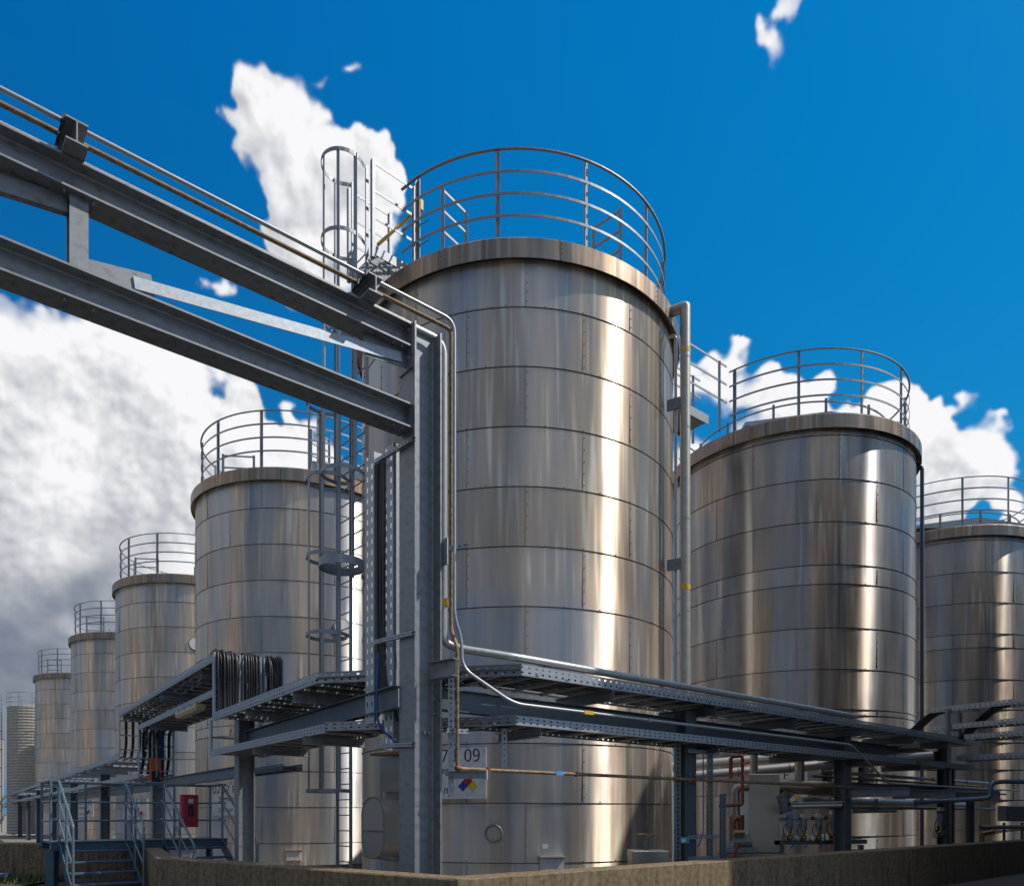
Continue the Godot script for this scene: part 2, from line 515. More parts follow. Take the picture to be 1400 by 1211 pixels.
# ------------------------------------------------------------------ tanks
func panel(r: float, a0: float, a1: float, y0: float, y1: float, sd: int) -> ArrayMesh:
	var key := "%.3f %.2f %.2f %.2f %.2f" % [r, a0, a1, y0, y1]
	if panel_cache.has(key):
		return panel_cache[key]
	var q := RandomNumberGenerator.new()
	q.seed = sd
	var c1 := q.randf_range(-0.0015, 0.002) * (2.2 if q.randf() < 0.2 else 1.0)
	var c2 := q.randf_range(-0.0008, 0.0008)
	var c3 := q.randf_range(-0.001, 0.001)
	var ph := q.randf() * TAU
	var nx := 10
	var ny := 4
	var st := mb()
	var rad := func(s: float, t: float) -> float:
		var e := 16.0 * s * (1 - s) * t * (1 - t)
		return r + c1 * e + c2 * sin(TAU * s + ph) * 4 * t * (1 - t) + c3 * sin(PI * t * 2) * 4 * s * (1 - s) + (0.011 if t < 0.001 else 0.0)
	var pos := func(s: float, t: float) -> Vector3:
		var a := deg_to_rad(lerpf(a0, a1, s))
		var rr: float = rad.call(s, t)
		return Vector3(sin(a) * rr, lerpf(y0, y1, t), cos(a) * rr)
	var ts := [0.0, 0.035, 0.3, 0.55, 0.8, 1.0]
	var pts := []
	var nrm := []
	for t in ts:
		for i in nx + 1:
			var s := float(i) / nx
			pts.append(pos.call(s, t))
			var tt: float = maxf(t, 0.04)
			var du: Vector3 = pos.call(minf(s + 0.01, 1.0), tt) - pos.call(maxf(s - 0.01, 0.0), tt)
			var dv: Vector3 = pos.call(s, minf(tt + 0.01, 1.0)) - pos.call(s, tt - 0.01)
			nrm.append(du.cross(dv).normalized())
	var emit := func(i: int, s: float, t: float) -> void:
		st.set_normal(nrm[i])
		st.set_uv(Vector2(lerpf(a0, a1, s) / 360.0, -lerpf(y0, y1, t) / 12.0))
		st.add_vertex(pts[i])
	for j in ts.size() - 1:
		for i in nx:
			var s0 := float(i) / nx
			var s1 := float(i + 1) / nx
			var k := j * (nx + 1) + i
			for z in [[k, s0, ts[j]], [k + nx + 2, s1, ts[j + 1]], [k + 1, s1, ts[j]], [k, s0, ts[j]], [k + nx + 1, s0, ts[j + 1]], [k + nx + 2, s1, ts[j + 1]]]:
				emit.call(z[0], z[1], z[2])
	# returned edges, so that each sheet has a thickness
	st.set_uv(Vector2(a0 / 360.0, -y0 / 12.0))
	for i in nx:
		var b0: Vector3 = pts[i]; var b1: Vector3 = pts[i + 1]
		var k0 := Vector3(b0.x, 0, b0.z).normalized() * 0.028; var k1 := Vector3(b1.x, 0, b1.z).normalized() * 0.028
		quad(st, b0, b1, b1 - k1, b0 - k0, Vector3.DOWN)
		var top := (ts.size() - 1) * (nx + 1) + i
		b0 = pts[top]; b1 = pts[top + 1]
		quad(st, b0, b1, b1 - k1, b0 - k0, Vector3.UP)
	for e in [[0, -1.0], [nx, 1.0]]:
		var a := deg_to_rad(a0 if e[0] == 0 else a1)
		var n := Vector3(cos(a), 0, -sin(a)) * float(e[1])
		var lo: Vector3 = pts[e[0]]
		var hi: Vector3 = pts[(ts.size() - 1) * (nx + 1) + e[0]]
		var inn := Vector3(sin(a), 0, cos(a)) * 0.028
		quad(st, lo, hi, hi - inn, lo - inn, n)
	var m := st.commit()
	panel_cache[key] = m
	return m

func ring_bar(st: SurfaceTool, r: float, y: float, a0: float, a1: float, w: float, h: float) -> void:
	var n := maxi(2, int(absf(a1 - a0) / 4.0))
	var pr := []
	for i in n + 1:
		var a := deg_to_rad(lerpf(a0, a1, float(i) / n))
		pr.append(Vector3(sin(a), 0, cos(a)))
	for i in n:
		var d0: Vector3 = pr[i]; var d1: Vector3 = pr[i + 1]
		var lo := Vector3(0, y - h / 2, 0); var hi := Vector3(0, y + h / 2, 0)
		var ri := r - w / 2; var ro := r + w / 2
		var dm := (d0 + d1).normalized()
		quad(st, d0 * ro + lo, d1 * ro + lo, d1 * ro + hi, d0 * ro + hi, dm)
		quad(st, d0 * ri + lo, d1 * ri + lo, d1 * ri + hi, d0 * ri + hi, -dm)
		quad(st, d0 * ri + hi, d1 * ri + hi, d1 * ro + hi, d0 * ro + hi, Vector3.UP)
		quad(st, d0 * ri + lo, d1 * ri + lo, d1 * ro + lo, d0 * ro + lo, Vector3.DOWN)
	for e in [[0, -1.0], [n, 1.0]]:
		var d0: Vector3 = pr[e[0]]
		var t := Vector3(d0.z, 0, -d0.x) * float(e[1])
		quad(st, d0 * (r - w / 2) + Vector3(0, y - h / 2, 0), d0 * (r + w / 2) + Vector3(0, y - h / 2, 0), d0 * (r + w / 2) + Vector3(0, y + h / 2, 0), d0 * (r - w / 2) + Vector3(0, y + h / 2, 0), t)

const SEAMS_A := [0.3, 0.92, 1.92, 2.92, 3.92, 4.2, 5.2, 6.2, 7.2, 8.2, 9.2, 10.19, 11.0]
const SEAMS_B := [0.3, 1.2, 2.2, 3.2, 4.1, 4.24, 5.2, 6.19, 7.24, 7.7, 8.73, 9.75, 10.8, 11.0]

func polar(r: float, az: float, y: float) -> Vector3:
	var a := deg_to_rad(az)
	return Vector3(sin(a) * r, y, cos(a) * r)

func make_tank(c: Vector2, seams: Array, az_a: float, label: String, shift: int, post0: float, gap_from: float, gap_to: float, detail := true) -> Node3D:
	var t := thing("storage_tank", label, "tank", "steel clad storage tanks")
	t.position = p3(c, 0)
	var r := 3.18
	var st := mb()
	var cyl := CylinderMesh.new()
	cyl.top_radius = r - 0.03; cyl.bottom_radius = r - 0.03; cyl.height = 11.0; cyl.radial_segments = 64; cyl.cap_bottom = false
	st.append_from(cyl, 0, Transform3D(Basis(), Vector3(0, 5.5, 0)))
	obj(st, "inner_shell", M.steel_grey, t)
	var screws := []
	for k in seams.size() - 1:
		var y0: float = seams[k] + 0.008
		var y1: float = seams[k + 1] - 0.008
		var off := az_a if (seams.size() - 2 - k) % 2 == 0 else az_a + 18.0
		for i in 10:
			var a0 := off + 36.0 * i + 0.06
			var a1 := off + 36.0 * (i + 1) - 0.06
			var tone := (k * 7 + i * 5 + shift * 3 + (k * i) % 4) % 3
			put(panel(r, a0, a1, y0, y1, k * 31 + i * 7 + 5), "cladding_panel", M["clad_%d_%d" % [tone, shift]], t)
			if detail:
				for s in 5:
					screws.append(polar(r + 0.004, a0 + 0.5, lerpf(y0 + 0.1, y1 - 0.08, s / 4.0)))
				for s in 3:
					screws.append(polar(r + 0.010, a0 + 6 + 12 * s, y0 + 0.02))
	# eaves
	var rc := 3.31
	var eaves := Node3D.new()
	eaves.name = "eaves"
	t.add_child(eaves)
	for i in 10:
		var fs := mb()
		var a0 := az_a + 10.0 + 36.0 * i + 0.1
		var a1 := a0 + 35.8
		var n := 8
		for j in n:
			var b0 := lerpf(a0, a1, float(j) / n)
			var b1 := lerpf(a0, a1, float(j + 1) / n)
			var e := [[rc, 10.93], [rc, 11.25], [rc - 0.035, 11.29], [rc - 0.14, 11.31]]
			for s in 3:
				for z in [[0, b0], [1, b1], [0, b1], [0, b0], [1, b0], [1, b1]]:
					var pr: Array = e[s + z[0]]
					var nn := polar(1.0, z[1], 0.0) if s == 0 else (polar(0.7, z[1], 0.7) if s == 1 else Vector3.UP)
					fs.set_normal(nn)
					fs.set_uv(Vector2(z[1] / 300.0, -pr[1] / 9.0))
					fs.add_vertex(polar(pr[0], z[1], pr[1]))
			fs.set_uv(Vector2(b0 / 90.0, 0))
			quad(fs, polar(rc, b0, 10.93), polar(rc, b1, 10.93), polar(rc - 0.02, b1, 10.93), polar(rc - 0.02, b0, 10.93), Vector3.DOWN)
			quad(fs, polar(rc - 0.02, b0, 10.93), polar(rc - 0.02, b1, 10.93), polar(rc - 0.02, b1, 11.0), polar(rc - 0.02, b0, 11.0), -polar(1, (b0 + b1) / 2, 0))
		for e in [[a0, -1.0], [a1, 1.0]]:
			var tg := polar(1, e[0] + 90.0, 0) * float(e[1])
			quad(fs, polar(rc, e[0], 10.93), polar(rc, e[0], 11.25), polar(rc - 0.02, e[0], 11.25), polar(rc - 0.02, e[0], 10.93), tg)
		obj(fs, "eaves_panel", M.fascia, eaves)
		if detail:
			for s in 4:
				screws.append(polar(rc + 0.003, a0 + 0.6, 10.97 + 0.085 * s))
			for s in 7:
				screws.append(polar(rc - 0.09, a0 + 3 + 5 * s, 11.31))
	var rs := mb()
	ring_bar(rs, (r + rc) / 2 - 0.06, 11.02, 0, 360, rc - r + 0.08, 0.03)
	obj(rs, "soffit", M.fascia, eaves)
	var ro := mb()
	for i in 60:
		var b0 := i * 6.0
		var b1 := b0 + 6.0
		tri(ro, polar(rc - 0.13, b0, 11.30), polar(rc - 0.13, b1, 11.30), Vector3(0, 11.75, 0), polar(0.15, b0 + 3, 1).normalized())
	obj(ro, "roof", M.fascia, t)
	# railing round the roof
	var rr := 3.02
	var rail := Node3D.new()
	rail.name = "railing"
	t.add_child(rail)
	var az := post0
	while az < post0 + 359.0:
		var inside := fposmod(az - gap_from, 360.0) < fposmod(gap_to - gap_from, 360.0)
		if not inside:
			var ps := mb()
			var dn := polar(1, az, 0)
			var tg := polar(1, az + 90, 0)
			prism(ps, PackedVector2Array([Vector2(-0.035, -0.03), Vector2(0.035, -0.03), Vector2(0.035, -0.018), Vector2(-0.023, -0.018), Vector2(-0.023, 0.03), Vector2(-0.035, 0.03)]), polar(rr - 0.04, az, 11.25), polar(rr - 0.04, az, 13.0), dn)
			obj(ps, "railing_post", M.rail_grey, rail)
		az += 30.0
	for k in 4:
		var ss := mb()
		var span := fposmod(gap_from - gap_to, 360.0)
		if span < 1.0:
			span = 360.0
		ring_bar(ss, rr, 12.98 - 0.375 * k, gap_to, gap_to + span, 0.012 if k else 0.045, 0.045 if k else 0.02)
		obj(ss, "railing_bar", M.rail_grey, rail)
	if detail:
		var mm := MultiMesh.new()
		mm.transform_format = MultiMesh.TRANSFORM_3D
		var bm := CylinderMesh.new()
		bm.top_radius = 0.006; bm.bottom_radius = 0.013; bm.height = 0.016; bm.radial_segments = 6; bm.rings = 0
		mm.mesh = bm
		mm.instance_count = screws.size()
		for i in screws.size():
			var p: Vector3 = screws[i]
			var n := Vector3(p.x, 0, p.z).normalized()
			var b := Basis(Vector3.UP.cross(n).normalized(), n, Vector3.UP.cross(n).normalized().cross(n))
			mm.set_instance_transform(i, Transform3D(b, p))
		var mi := MultiMeshInstance3D.new()
		mi.name = "screw_heads"
		mi.multimesh = mm
		mi.material_override = M.steel_grey
		mi.set_meta("kind", "stuff")
		t.add_child(mi)
	return t

func roof_guard(t: Node3D, a: Vector3, b: Vector3) -> void:
	# a short guard of two posts and three bars on a tank roof
	for k in 3:
		pbar(a + Vector3(0, 0.98 - 0.36 * k, 0), b + Vector3(0, 0.98 - 0.36 * k, 0), 0.02, 0.045, "guard_bar", M.rail_grey, t)
	for p in [a, b]:
		pbar(p - Vector3(0, 0.4, 0), p + Vector3(0, 1.02, 0), 0.06, 0.06, "guard_post", M.rail_grey, t)

# ------------------------------------------------------------------ steel and trays
func perforated(st: SurfaceTool, a: Vector3, b: Vector3, h: float, inward: Vector3, holes := true, pitch := 0.1) -> void:
	# a sheet-metal side rail hanging from its top edge a-b: web with two rows of slots, and returned lips
	var len := a.distance_to(b)
	var dir := (b - a) / len
	var n := -inward
	if holes:
		var rows := [0.0, 0.2, 0.36, 0.64, 0.8, 1.0]
		var cnt := maxi(1, int(len / pitch))
		var p := len / cnt
		for rrow in 5:
			var y0: float = -rows[rrow] * h
			var y1: float = -rows[rrow + 1] * h
			if rrow % 2 == 0:
				quad(st, a + Vector3(0, y0, 0), b + Vector3(0, y0, 0), b + Vector3(0, y1, 0), a + Vector3(0, y1, 0), n)
			else:
				for i in cnt:
					var s := a + dir * (p * i + p * 0.3)
					var e := a + dir * (p * (i + 1) + (p * -0.0))
					quad(st, s + Vector3(0, y0, 0), e + Vector3(0, y0, 0), e + Vector3(0, y1, 0), s + Vector3(0, y1, 0), n)
	else:
		quad(st, a, b, b - Vector3(0, h, 0), a - Vector3(0, h, 0), n)
	for y in [-0.001, -h]:
		var o := Vector3(0, y, 0)
		bar(st, a + o + inward * 0.016, b + o + inward * 0.016, 0.032, 0.004)

func tray(label: String, a: Vector2, b: Vector2, a2: Vector2, b2: Vector2, y: float, h: float, holes: bool, rung_step: float, cables: int, m: Material, group := "cable trays along the rack") -> Node3D:
	var t := thing("cable_tray", label, "cable tray", group)
	t.position = p3(a, 0)
	var o := t.position
	var inw := h3((a2 - a).normalized())
	var s1 := mb()
	perforated(s1, p3(a, y) - o, p3(b, y) - o, h, inw, holes)
	obj(s1, "side_rail", m, t)
	var s2 := mb()
	perforated(s2, p3(a2, y) - o, p3(b2, y) - o, h, -inw, holes)
	obj(s2, "side_rail", m, t)
	var n := int(a.distance_to(b) / rung_step)
	for i in n:
		var f := (i + 0.5) / n
		pbar(p3(a.lerp(b, f), y - h + 0.02) - o, p3(a2.lerp(b2, f), y - h + 0.02) - o, 0.05, 0.025, "rung", m, t)
	if cables > 0:
		var c := thing("cable_run", "dark cables lying in the " + label, "cables", "cables lying in the trays")
		c.position = o
		for k in cables:
			var f := (k + 0.7) / (cables + 0.4)
			var pts := PackedVector3Array()
			var steps := maxi(2, int(a.distance_to(b) / 0.9))
			for i in steps + 1:
				var g := float(i) / steps
				var j := rng.randf_range(-0.012, 0.012)
				pts.append(p3(a.lerp(b, g).lerp(a2.lerp(b2, g), f + j), y - h + 0.055 + rng.randf() * 0.014) - o)
			var cs := mb()
			tube(cs, pts, rng.randf_range(0.014, 0.024), 6)
			obj(cs, "cable", M.black_cable if k % 3 else M.grey_cable, c)
	return t

func strut(a: Vector3, b: Vector3, w: float, called: String, parent: Node3D, m: Material, up := Vector3.UP) -> void:
	# slotted strut: an open channel with a row of slots down its back
	var st := mb()
	var dir := (b - a).normalized()
	if absf(dir.dot(up)) > 0.99:
		up = Vector3.RIGHT
	var side := dir.cross(up).normalized()
	var u := side.cross(dir).normalized()
	var len := a.distance_to(b)
	var n := maxi(2, int(len / 0.06))
	var p := len / n
	for face in [side * -1.0, side, u, u * -1.0]:
		var across := u if absf(face.dot(side)) > 0.5 else side
		var o: Vector3 = face * w / 2
		quad(st, a + o + across * w / 2, b + o + across * w / 2, b + o + across * w * 0.17, a + o + across * w * 0.17, face)
		quad(st, a + o - across * w / 2, b + o - across * w / 2, b + o - across * w * 0.17, a + o - across * w * 0.17, face)
		for i in n:
			var s := a + dir * p * i + o
			var e := s + dir * p * 0.5
			quad(st, s + across * w * 0.17, e + across * w * 0.17, e - across * w * 0.17, s - across * w * 0.17, face)
	obj(st, called, m, parent)

func bolts(parent: Node3D, spots: Array, n: Vector3, r := 0.016) -> void:
	for p in spots:
		var st := mb()
		tube(st, PackedVector3Array([p, p + n * r * 1.3]), r, 6)
		obj(st, "bolt", M.pipe_grey, parent)

func caged_ladder(label: String, c: Vector2, out: Vector2, y0: float, y1: float, cage0: float, cage1: float, open_top: bool) -> Node3D:
	var t := thing("caged_ladder", label, "ladder", "caged ladders on the tanks")
	t.position = p3(c, 0)
	var n := h3(out.normalized())
	var tg := Vector3(-n.z, 0, n.x)
	for s in [-1.0, 1.0]:
		pbar(tg * 0.24 * s + Vector3(0, y0, 0), tg * 0.24 * s + Vector3(0, y1, 0), 0.055, 0.03, "side_rail", M.rail_grey, t, tg)
	var k := int((y1 - (1.4 if open_top else 0.2) - y0) / 0.28)
	for i in k:
		ptube([tg * -0.225 + Vector3(0, y0 + 0.2 + 0.28 * i, 0), tg * 0.225 + Vector3(0, y0 + 0.2 + 0.28 * i, 0)], 0.012, "rung", M.rail_grey, t, 0, 6)
	var arc := func(a: float) -> Vector3:
		return n * (0.33 + 0.37 * cos(a)) + tg * 0.36 * sin(a)
	var hy := cage0
	while hy <= cage1 + 0.01:
		var st := mb()
		var prev := PackedVector3Array([tg * -0.24])
		for i in 21:
			prev.append(arc.call(deg_to_rad(-130.0 + 13.0 * i)))
		prev.append(tg * 0.24)
		for i in prev.size() - 1:
			bar(st, prev[i] + Vector3(0, hy, 0), prev[i + 1] + Vector3(0, hy, 0), 0.01, 0.065)
		obj(st, "cage_hoop", M.rail_grey, t)
		hy += (cage1 - cage0) / maxf(1.0, roundf((cage1 - cage0) / 1.35))
	for a in [-95.0, -48.0, 0.0, 48.0, 95.0]:
		var q: Vector3 = arc.call(deg_to_rad(a)) * 0.985
		pbar(q + Vector3(0, cage0 - 0.03, 0), q + Vector3(0, cage1 + 0.03, 0), 0.06, 0.01, "cage_bar", M.rail_grey, t, q.normalized())
	return t

func text_part(words: String, size: float, at: Vector3, basis: Basis, m: Material, parent: Node3D, called := "lettering", from_right := false) -> void:
	var tm := TextMesh.new()
	var f := SystemFont.new()
	f.font_names = PackedStringArray(["Droid Sans"])
	tm.font = f
	tm.text = words
	tm.font_size = 64
	tm.pixel_size = size / 46.0
	tm.depth = 0.004
	tm.horizontal_alignment = HORIZONTAL_ALIGNMENT_RIGHT if from_right else HORIZONTAL_ALIGNMENT_LEFT
	tm.vertical_alignment = VERTICAL_ALIGNMENT_BOTTOM
	put(tm, called, m, parent, Transform3D(basis.scaled_local(Vector3(0.95, 1, 1)), at))

func tank_sign(label: String, c: Vector2, az: float, y: float, w: float, h: float, l1: String, l2: String, l3: String) -> void:
	# a flat enamelled plate held on two brackets off the cladding; text set from its upper corner
	var t := thing("tank_sign", label, "sign", "tank signs")
	var o := p3(c, y) + polar(3.18 + 0.09, az, 0)
	var b := Basis(polar(1, az + 90, 0), Vector3.UP, polar(1, az, 0))
	t.transform = Transform3D(b, o)
	var pl := pbar(Vector3(-w / 2, 0, 0), Vector3(w / 2, 0, 0), 0.012, h, "plate", M.sign_white, t)
	for s in [-1.0, 1.0]:
		pbar(Vector3(0, h * 0.36 * s, -0.09), Vector3(0, h * 0.36 * s, -0.006), 0.1, 0.04, "bracket", M.rail_grey, t)
	bolts(pl, [Vector3(-w / 2 + 0.04, h / 2 - 0.04, 0.006), Vector3(w / 2 - 0.04, h / 2 - 0.04, 0.006), Vector3(-w / 2 + 0.04, -h / 2 + 0.04, 0.006), Vector3(w / 2 - 0.04, -h / 2 + 0.04, 0.006)], Vector3.BACK, 0.012)
	var k := h / 0.85
	text_part(l1, 0.21 * k, Vector3(w / 2 - 0.1, h / 2 - 0.30 * k, 0.008), Basis(), M.black_print, pl, "lettering", true)
	text_part(l2, 0.105 * k, Vector3(-w / 2 + 0.22 * k, h / 2 - 0.46 * k, 0.008), Basis(), M.black_print, pl)
	text_part(l3, 0.12 * k, Vector3(-w / 2 + 0.22 * k, -h / 2 + 0.05 * k, 0.008), Basis(), M.black_print, pl)
	var e := 0.18 * k
	var dc := Vector3(w / 2 - 0.33 * k, -h / 2 + 0.21 * k, 0.0085)
	var cols := [M.sign_red, M.sign_yellow, M.white_paint, M.sign_blue]
	for i in 4:
		var st := mb()
		var mid: Vector3 = dc + [Vector3(0, e / 2, 0), Vector3(e / 2, 0, 0), Vector3(0, -e / 2, 0), Vector3(-e / 2, 0, 0)][i] * 1.0
		prism(st, PackedVector2Array([Vector2(0, -e / 2 + 0.003), Vector2(e / 2 - 0.003, 0), Vector2(0, e / 2 - 0.003), Vector2(-e / 2 + 0.003, 0)]), mid - Vector3(0, 0, 0.002), mid + Vector3(0, 0, 0.002))
		obj(st, "hazard_square", cols[i], pl)
		if i == 0 or i == 3:
			text_part("1", e * 0.5, mid + Vector3(-e * 0.13, -e * 0.25, 0.003), Basis(), M.black_print, pl)
	var bk := mb()
	prism(bk, PackedVector2Array([Vector2(0, -e), Vector2(e, 0), Vector2(0, e), Vector2(-e, 0)]), dc - Vector3(0, 0, 0.002), dc - Vector3(0, 0, 0.0005))
	obj(bk, "hazard_outline", M.black_print, pl)

func perf_ladder(label: String, s: float, n0: float, n1: float, y0: float, y1: float, lanes: Array) -> void:
	var t := thing("vertical_cable_ladder", label, "cable tray", "upright cable ladders of the stair portal")
	var o := sny(s, 0, 0)
	t.position = o
	var up := h3(SD)
	for n in lanes:
		var st := mb()
		var a := sny(s, n, y1) - o
		var b := sny(s, n, y0) - o
		prism(st, csec(0.11, 0.025, 0.004), a, b, up)
		obj(st, "side_rail", M.galvanised, t)
	var k := int((y1 - y0) / 0.28)
	for i in k:
		var y := lerpf(y0, y1, (i + 0.5) / k)
		pbar(sny(s + 0.03, n0, y) - o, sny(s + 0.03, n1, y) - o, 0.025, 0.03, "rung", M.galvanised, t)

func valve(label: String, p: Vector3, top: Material, scale := 1.0, group := "control valves on the manifold") -> void:
	# an actuator valve: body on the line, bonnet, drum actuator, name plate and loops of air hose
	var t := thing("control_valve", label, "valve", group)
	t.position = p
	t.scale = Vector3.ONE * scale
	var st := mb()
	ball(st, Vector3.ZERO, 0.07, 0.85)
	obj(st, "valve_body", M.brass, t)
	ptube([Vector3(-0.11, 0, 0), Vector3(-0.085, 0, 0)], 0.075, "flange", M.insulation_sheet, t, 0, 14)
	ptube([Vector3(0.085, 0, 0), Vector3(0.11, 0, 0)], 0.075, "flange", M.insulation_sheet, t, 0, 14)
	ptube([Vector3(0, 0.05, 0), Vector3(0, 0.15, 0)], 0.025, "bonnet", M.brass, t, 0, 8)
	ptube([Vector3(0, 0.15, 0), Vector3(0, 0.17, 0), Vector3(0, 0.34, 0), Vector3(0, 0.37, 0)], 0.065, "actuator", M.steel_grey, t, 0, 14)
	pbar(Vector3(0.0, 0.40, 0.0), Vector3(0.0, 0.47, 0), 0.11, 0.1, "position_switch", top, t, Vector3.BACK, 0.012)
	var pts := PackedVector3Array()
	for i in 13:
		var a := TAU * i / 12.0 * 0.85
		pts.append(Vector3(-0.07 - 0.08 * sin(a), 0.14 + 0.13 * cos(a), 0.07))
	var hs := mb()
	tube(hs, pts, 0.008, 6)
	obj(hs, "air_hose", M.black_cable, t)
	ptube([Vector3(0.02, -0.05, 0.05), Vector3(0.05, -0.14, 0.07), Vector3(0.0, -0.2, 0.06)], 0.012, "drain_hose", M.blue_cable, t, 0.05, 6)

# ------------------------------------------------------------------ the scene
func _ready() -> void:
	rng.seed = 11
	var cam := Camera3D.new()
	cam.name = "camera"
	cam.projection = Camera3D.PROJECTION_FRUSTUM
	cam.near = 0.1
	cam.far = 800.0
	cam.size = 0.1 * 1211.0 / 1030.0
	cam.frustum_offset = Vector2(0, 0.1 * (1112.0 - 605.5) / 1030.0)
	cam.position = Vector3(0, EYE, 0)
	add_child(cam)
	cam.current = true
	var env := Environment.new()
	env.background_mode = Environment.BG_SKY
	var sky := Sky.new()
	var sm := PanoramaSkyMaterial.new()
	sm.panorama = ImageTexture.create_from_image(sky_image())
	sky.sky_material = sm
	env.sky = sky
	env.background_energy_multiplier = 1.0
	env.tonemap_mode = Environment.TONE_MAPPER_LINEAR
	env.tonemap_exposure = 1.0
	env.sdfgi_enabled = true
	env.ssao_enabled = true
	env.ssil_enabled = true
	var we := WorldEnvironment.new()
	we.name = "environment"
	we.environment = env
	add_child(we)
	var sun := DirectionalLight3D.new()
	sun.name = "sun"
	sun.light_energy = 1.45
	sun.light_color = Color(1.0, 0.975, 0.94)
	sun.light_angular_distance = 0.55
	sun.shadow_enabled = true
	sun.basis = Basis.looking_at(Vector3(-1.0, -1.19, -0.02).normalized())
	add_child(sun)
	make_materials()
	build_ground()
	build_walls()
	build_tanks()
	build_bridge()
	build_rack()
	build_stair_rack()
	build_stairs()
	build_ladders()
	build_signs()
	build_equipment()
	build_far()
	build_across()

func build_ground() -> void:
	var st := mb()
	quad(st, v(-400, -200, 0.0), v(400, -200, 0.0), v(400, 500, 0.0), v(-400, 500, 0.0), Vector3.UP)
	structure(st, "ground", M.yard_concrete)
	var rd := mb()
	# the road outside the bund lies half a metre higher than the bund floor
	var out := [Vector2(-120, 13.2), Vector2(-9.4, 13.95), Vector2(-6.9, 13.75), Vector2(-6.7, 12.9), Vector2(-4.75, 9.4), Vector2(-0.46, 6.2), Vector2(17.5, 21.1), Vector2(80, 72)]
	for i in out.size() - 1:
		quad(rd, p3(out[i], 0.55), p3(out[i + 1], 0.55), v(out[i + 1].x, -60, 0.55), v(out[i].x, -60, 0.55), Vector3.UP)
	structure(rd, "road", M.asphalt)
	var gr := mb()
	var gp := [Vector2(-30, 8.0), Vector2(-7.9, 11.2), Vector2(-8.0, 13.6), Vector2(-30, 13.4)]
	quad(gr, p3(gp[0], 0.57), p3(gp[1], 0.57), p3(gp[2], 0.6), p3(gp[3], 0.6), Vector3.UP)
	structure(gr, "grass_verge", M.soil)
	var g := mb()
	for i in 5200:
		var f := rng.randf()
		var x := lerpf(-15.0, -7.95, sqrt(f))
		var d := rng.randf_range(12.4, 13.75)
		var hh := rng.randf_range(0.03, 0.13) * (1.6 if rng.randf() < 0.05 else 1.0)
		var a := rng.randf() * TAU
		var w := Vector3(cos(a), 0, sin(a)) * 0.006
		var b := v(x, d, 0.58)
		var tip := b + Vector3(rng.randf_range(-0.04, 0.04), hh, rng.randf_range(-0.04, 0.04))
		var c := Color(0.05, 0.085, 0.018).lerp(Color(0.13, 0.14, 0.03), rng.randf())
		if rng.randf() < 0.01:
			c = Color(0.6, 0.5, 0.03)
		g.set_color(c)
		g.set_normal(Vector3(-w.z, 0.4, w.x).normalized())
		g.add_vertex(b - w); g.add_vertex(tip); g.add_vertex(b + w)
	var go := obj(g, "grass", M.grass, self)
	tag(go, "short green grass at the foot of the concrete wall", "grass")
	go.set_meta("kind", "stuff")

func wall(label: String, a: Vector2, b: Vector2, inward: Vector2, y0: float, y1: float, th: float, bay: float) -> void:
	var t := thing("bund_wall", label, "wall", "concrete bund walls")
	t.position = p3(a, 0)
	var n := maxi(1, int(roundf(a.distance_to(b) / bay)))
	for i in n:
		var p := a.lerp(b, float(i) / n) - a
		var q := a.lerp(b, float(i + 1) / n) - a
		var dir := (q - p).normalized()
		if i > 0:
			p += dir * 0.006
		if i < n - 1:
			q -= dir * 0.006
		var mid := inward * th / 2
		pbar(p3(p + mid, (y0 + y1) / 2), p3(q + mid, (y0 + y1) / 2), th, y1 - y0, "wall_bay", M.concrete, t, Vector3.UP, 0.012)

func build_walls() -> void:
	var k := Vector2(-0.46, 6.41)
	var w1 := Vector2(-4.59, 9.61)
	wall("weathered concrete bund wall running from the corner towards the right-hand tanks", k, k + RD * 26.0, LD, -0.2, 1.19, 0.3, 4.0)
	wall("dark streaked concrete bund wall between the corner and the stairs", k, w1, Vector2(0.61, 0.79), -0.2, 1.188, 0.3, 2.6)
	wall("short concrete wall passing under the stair platform", w1 + Vector2(-0.02, 0.2), Vector2(-6.75, 13.8), Vector2(0.888, 0.459), -0.2, 1.15, 0.25, 5.0)
	wall("concrete bund wall behind the grass and the outer stairs", Vector2(-6.75, 14.0), Vector2(-60, 15.8), Vector2(0.03, 1.0), -0.2, 1.19, 0.3, 6.0)

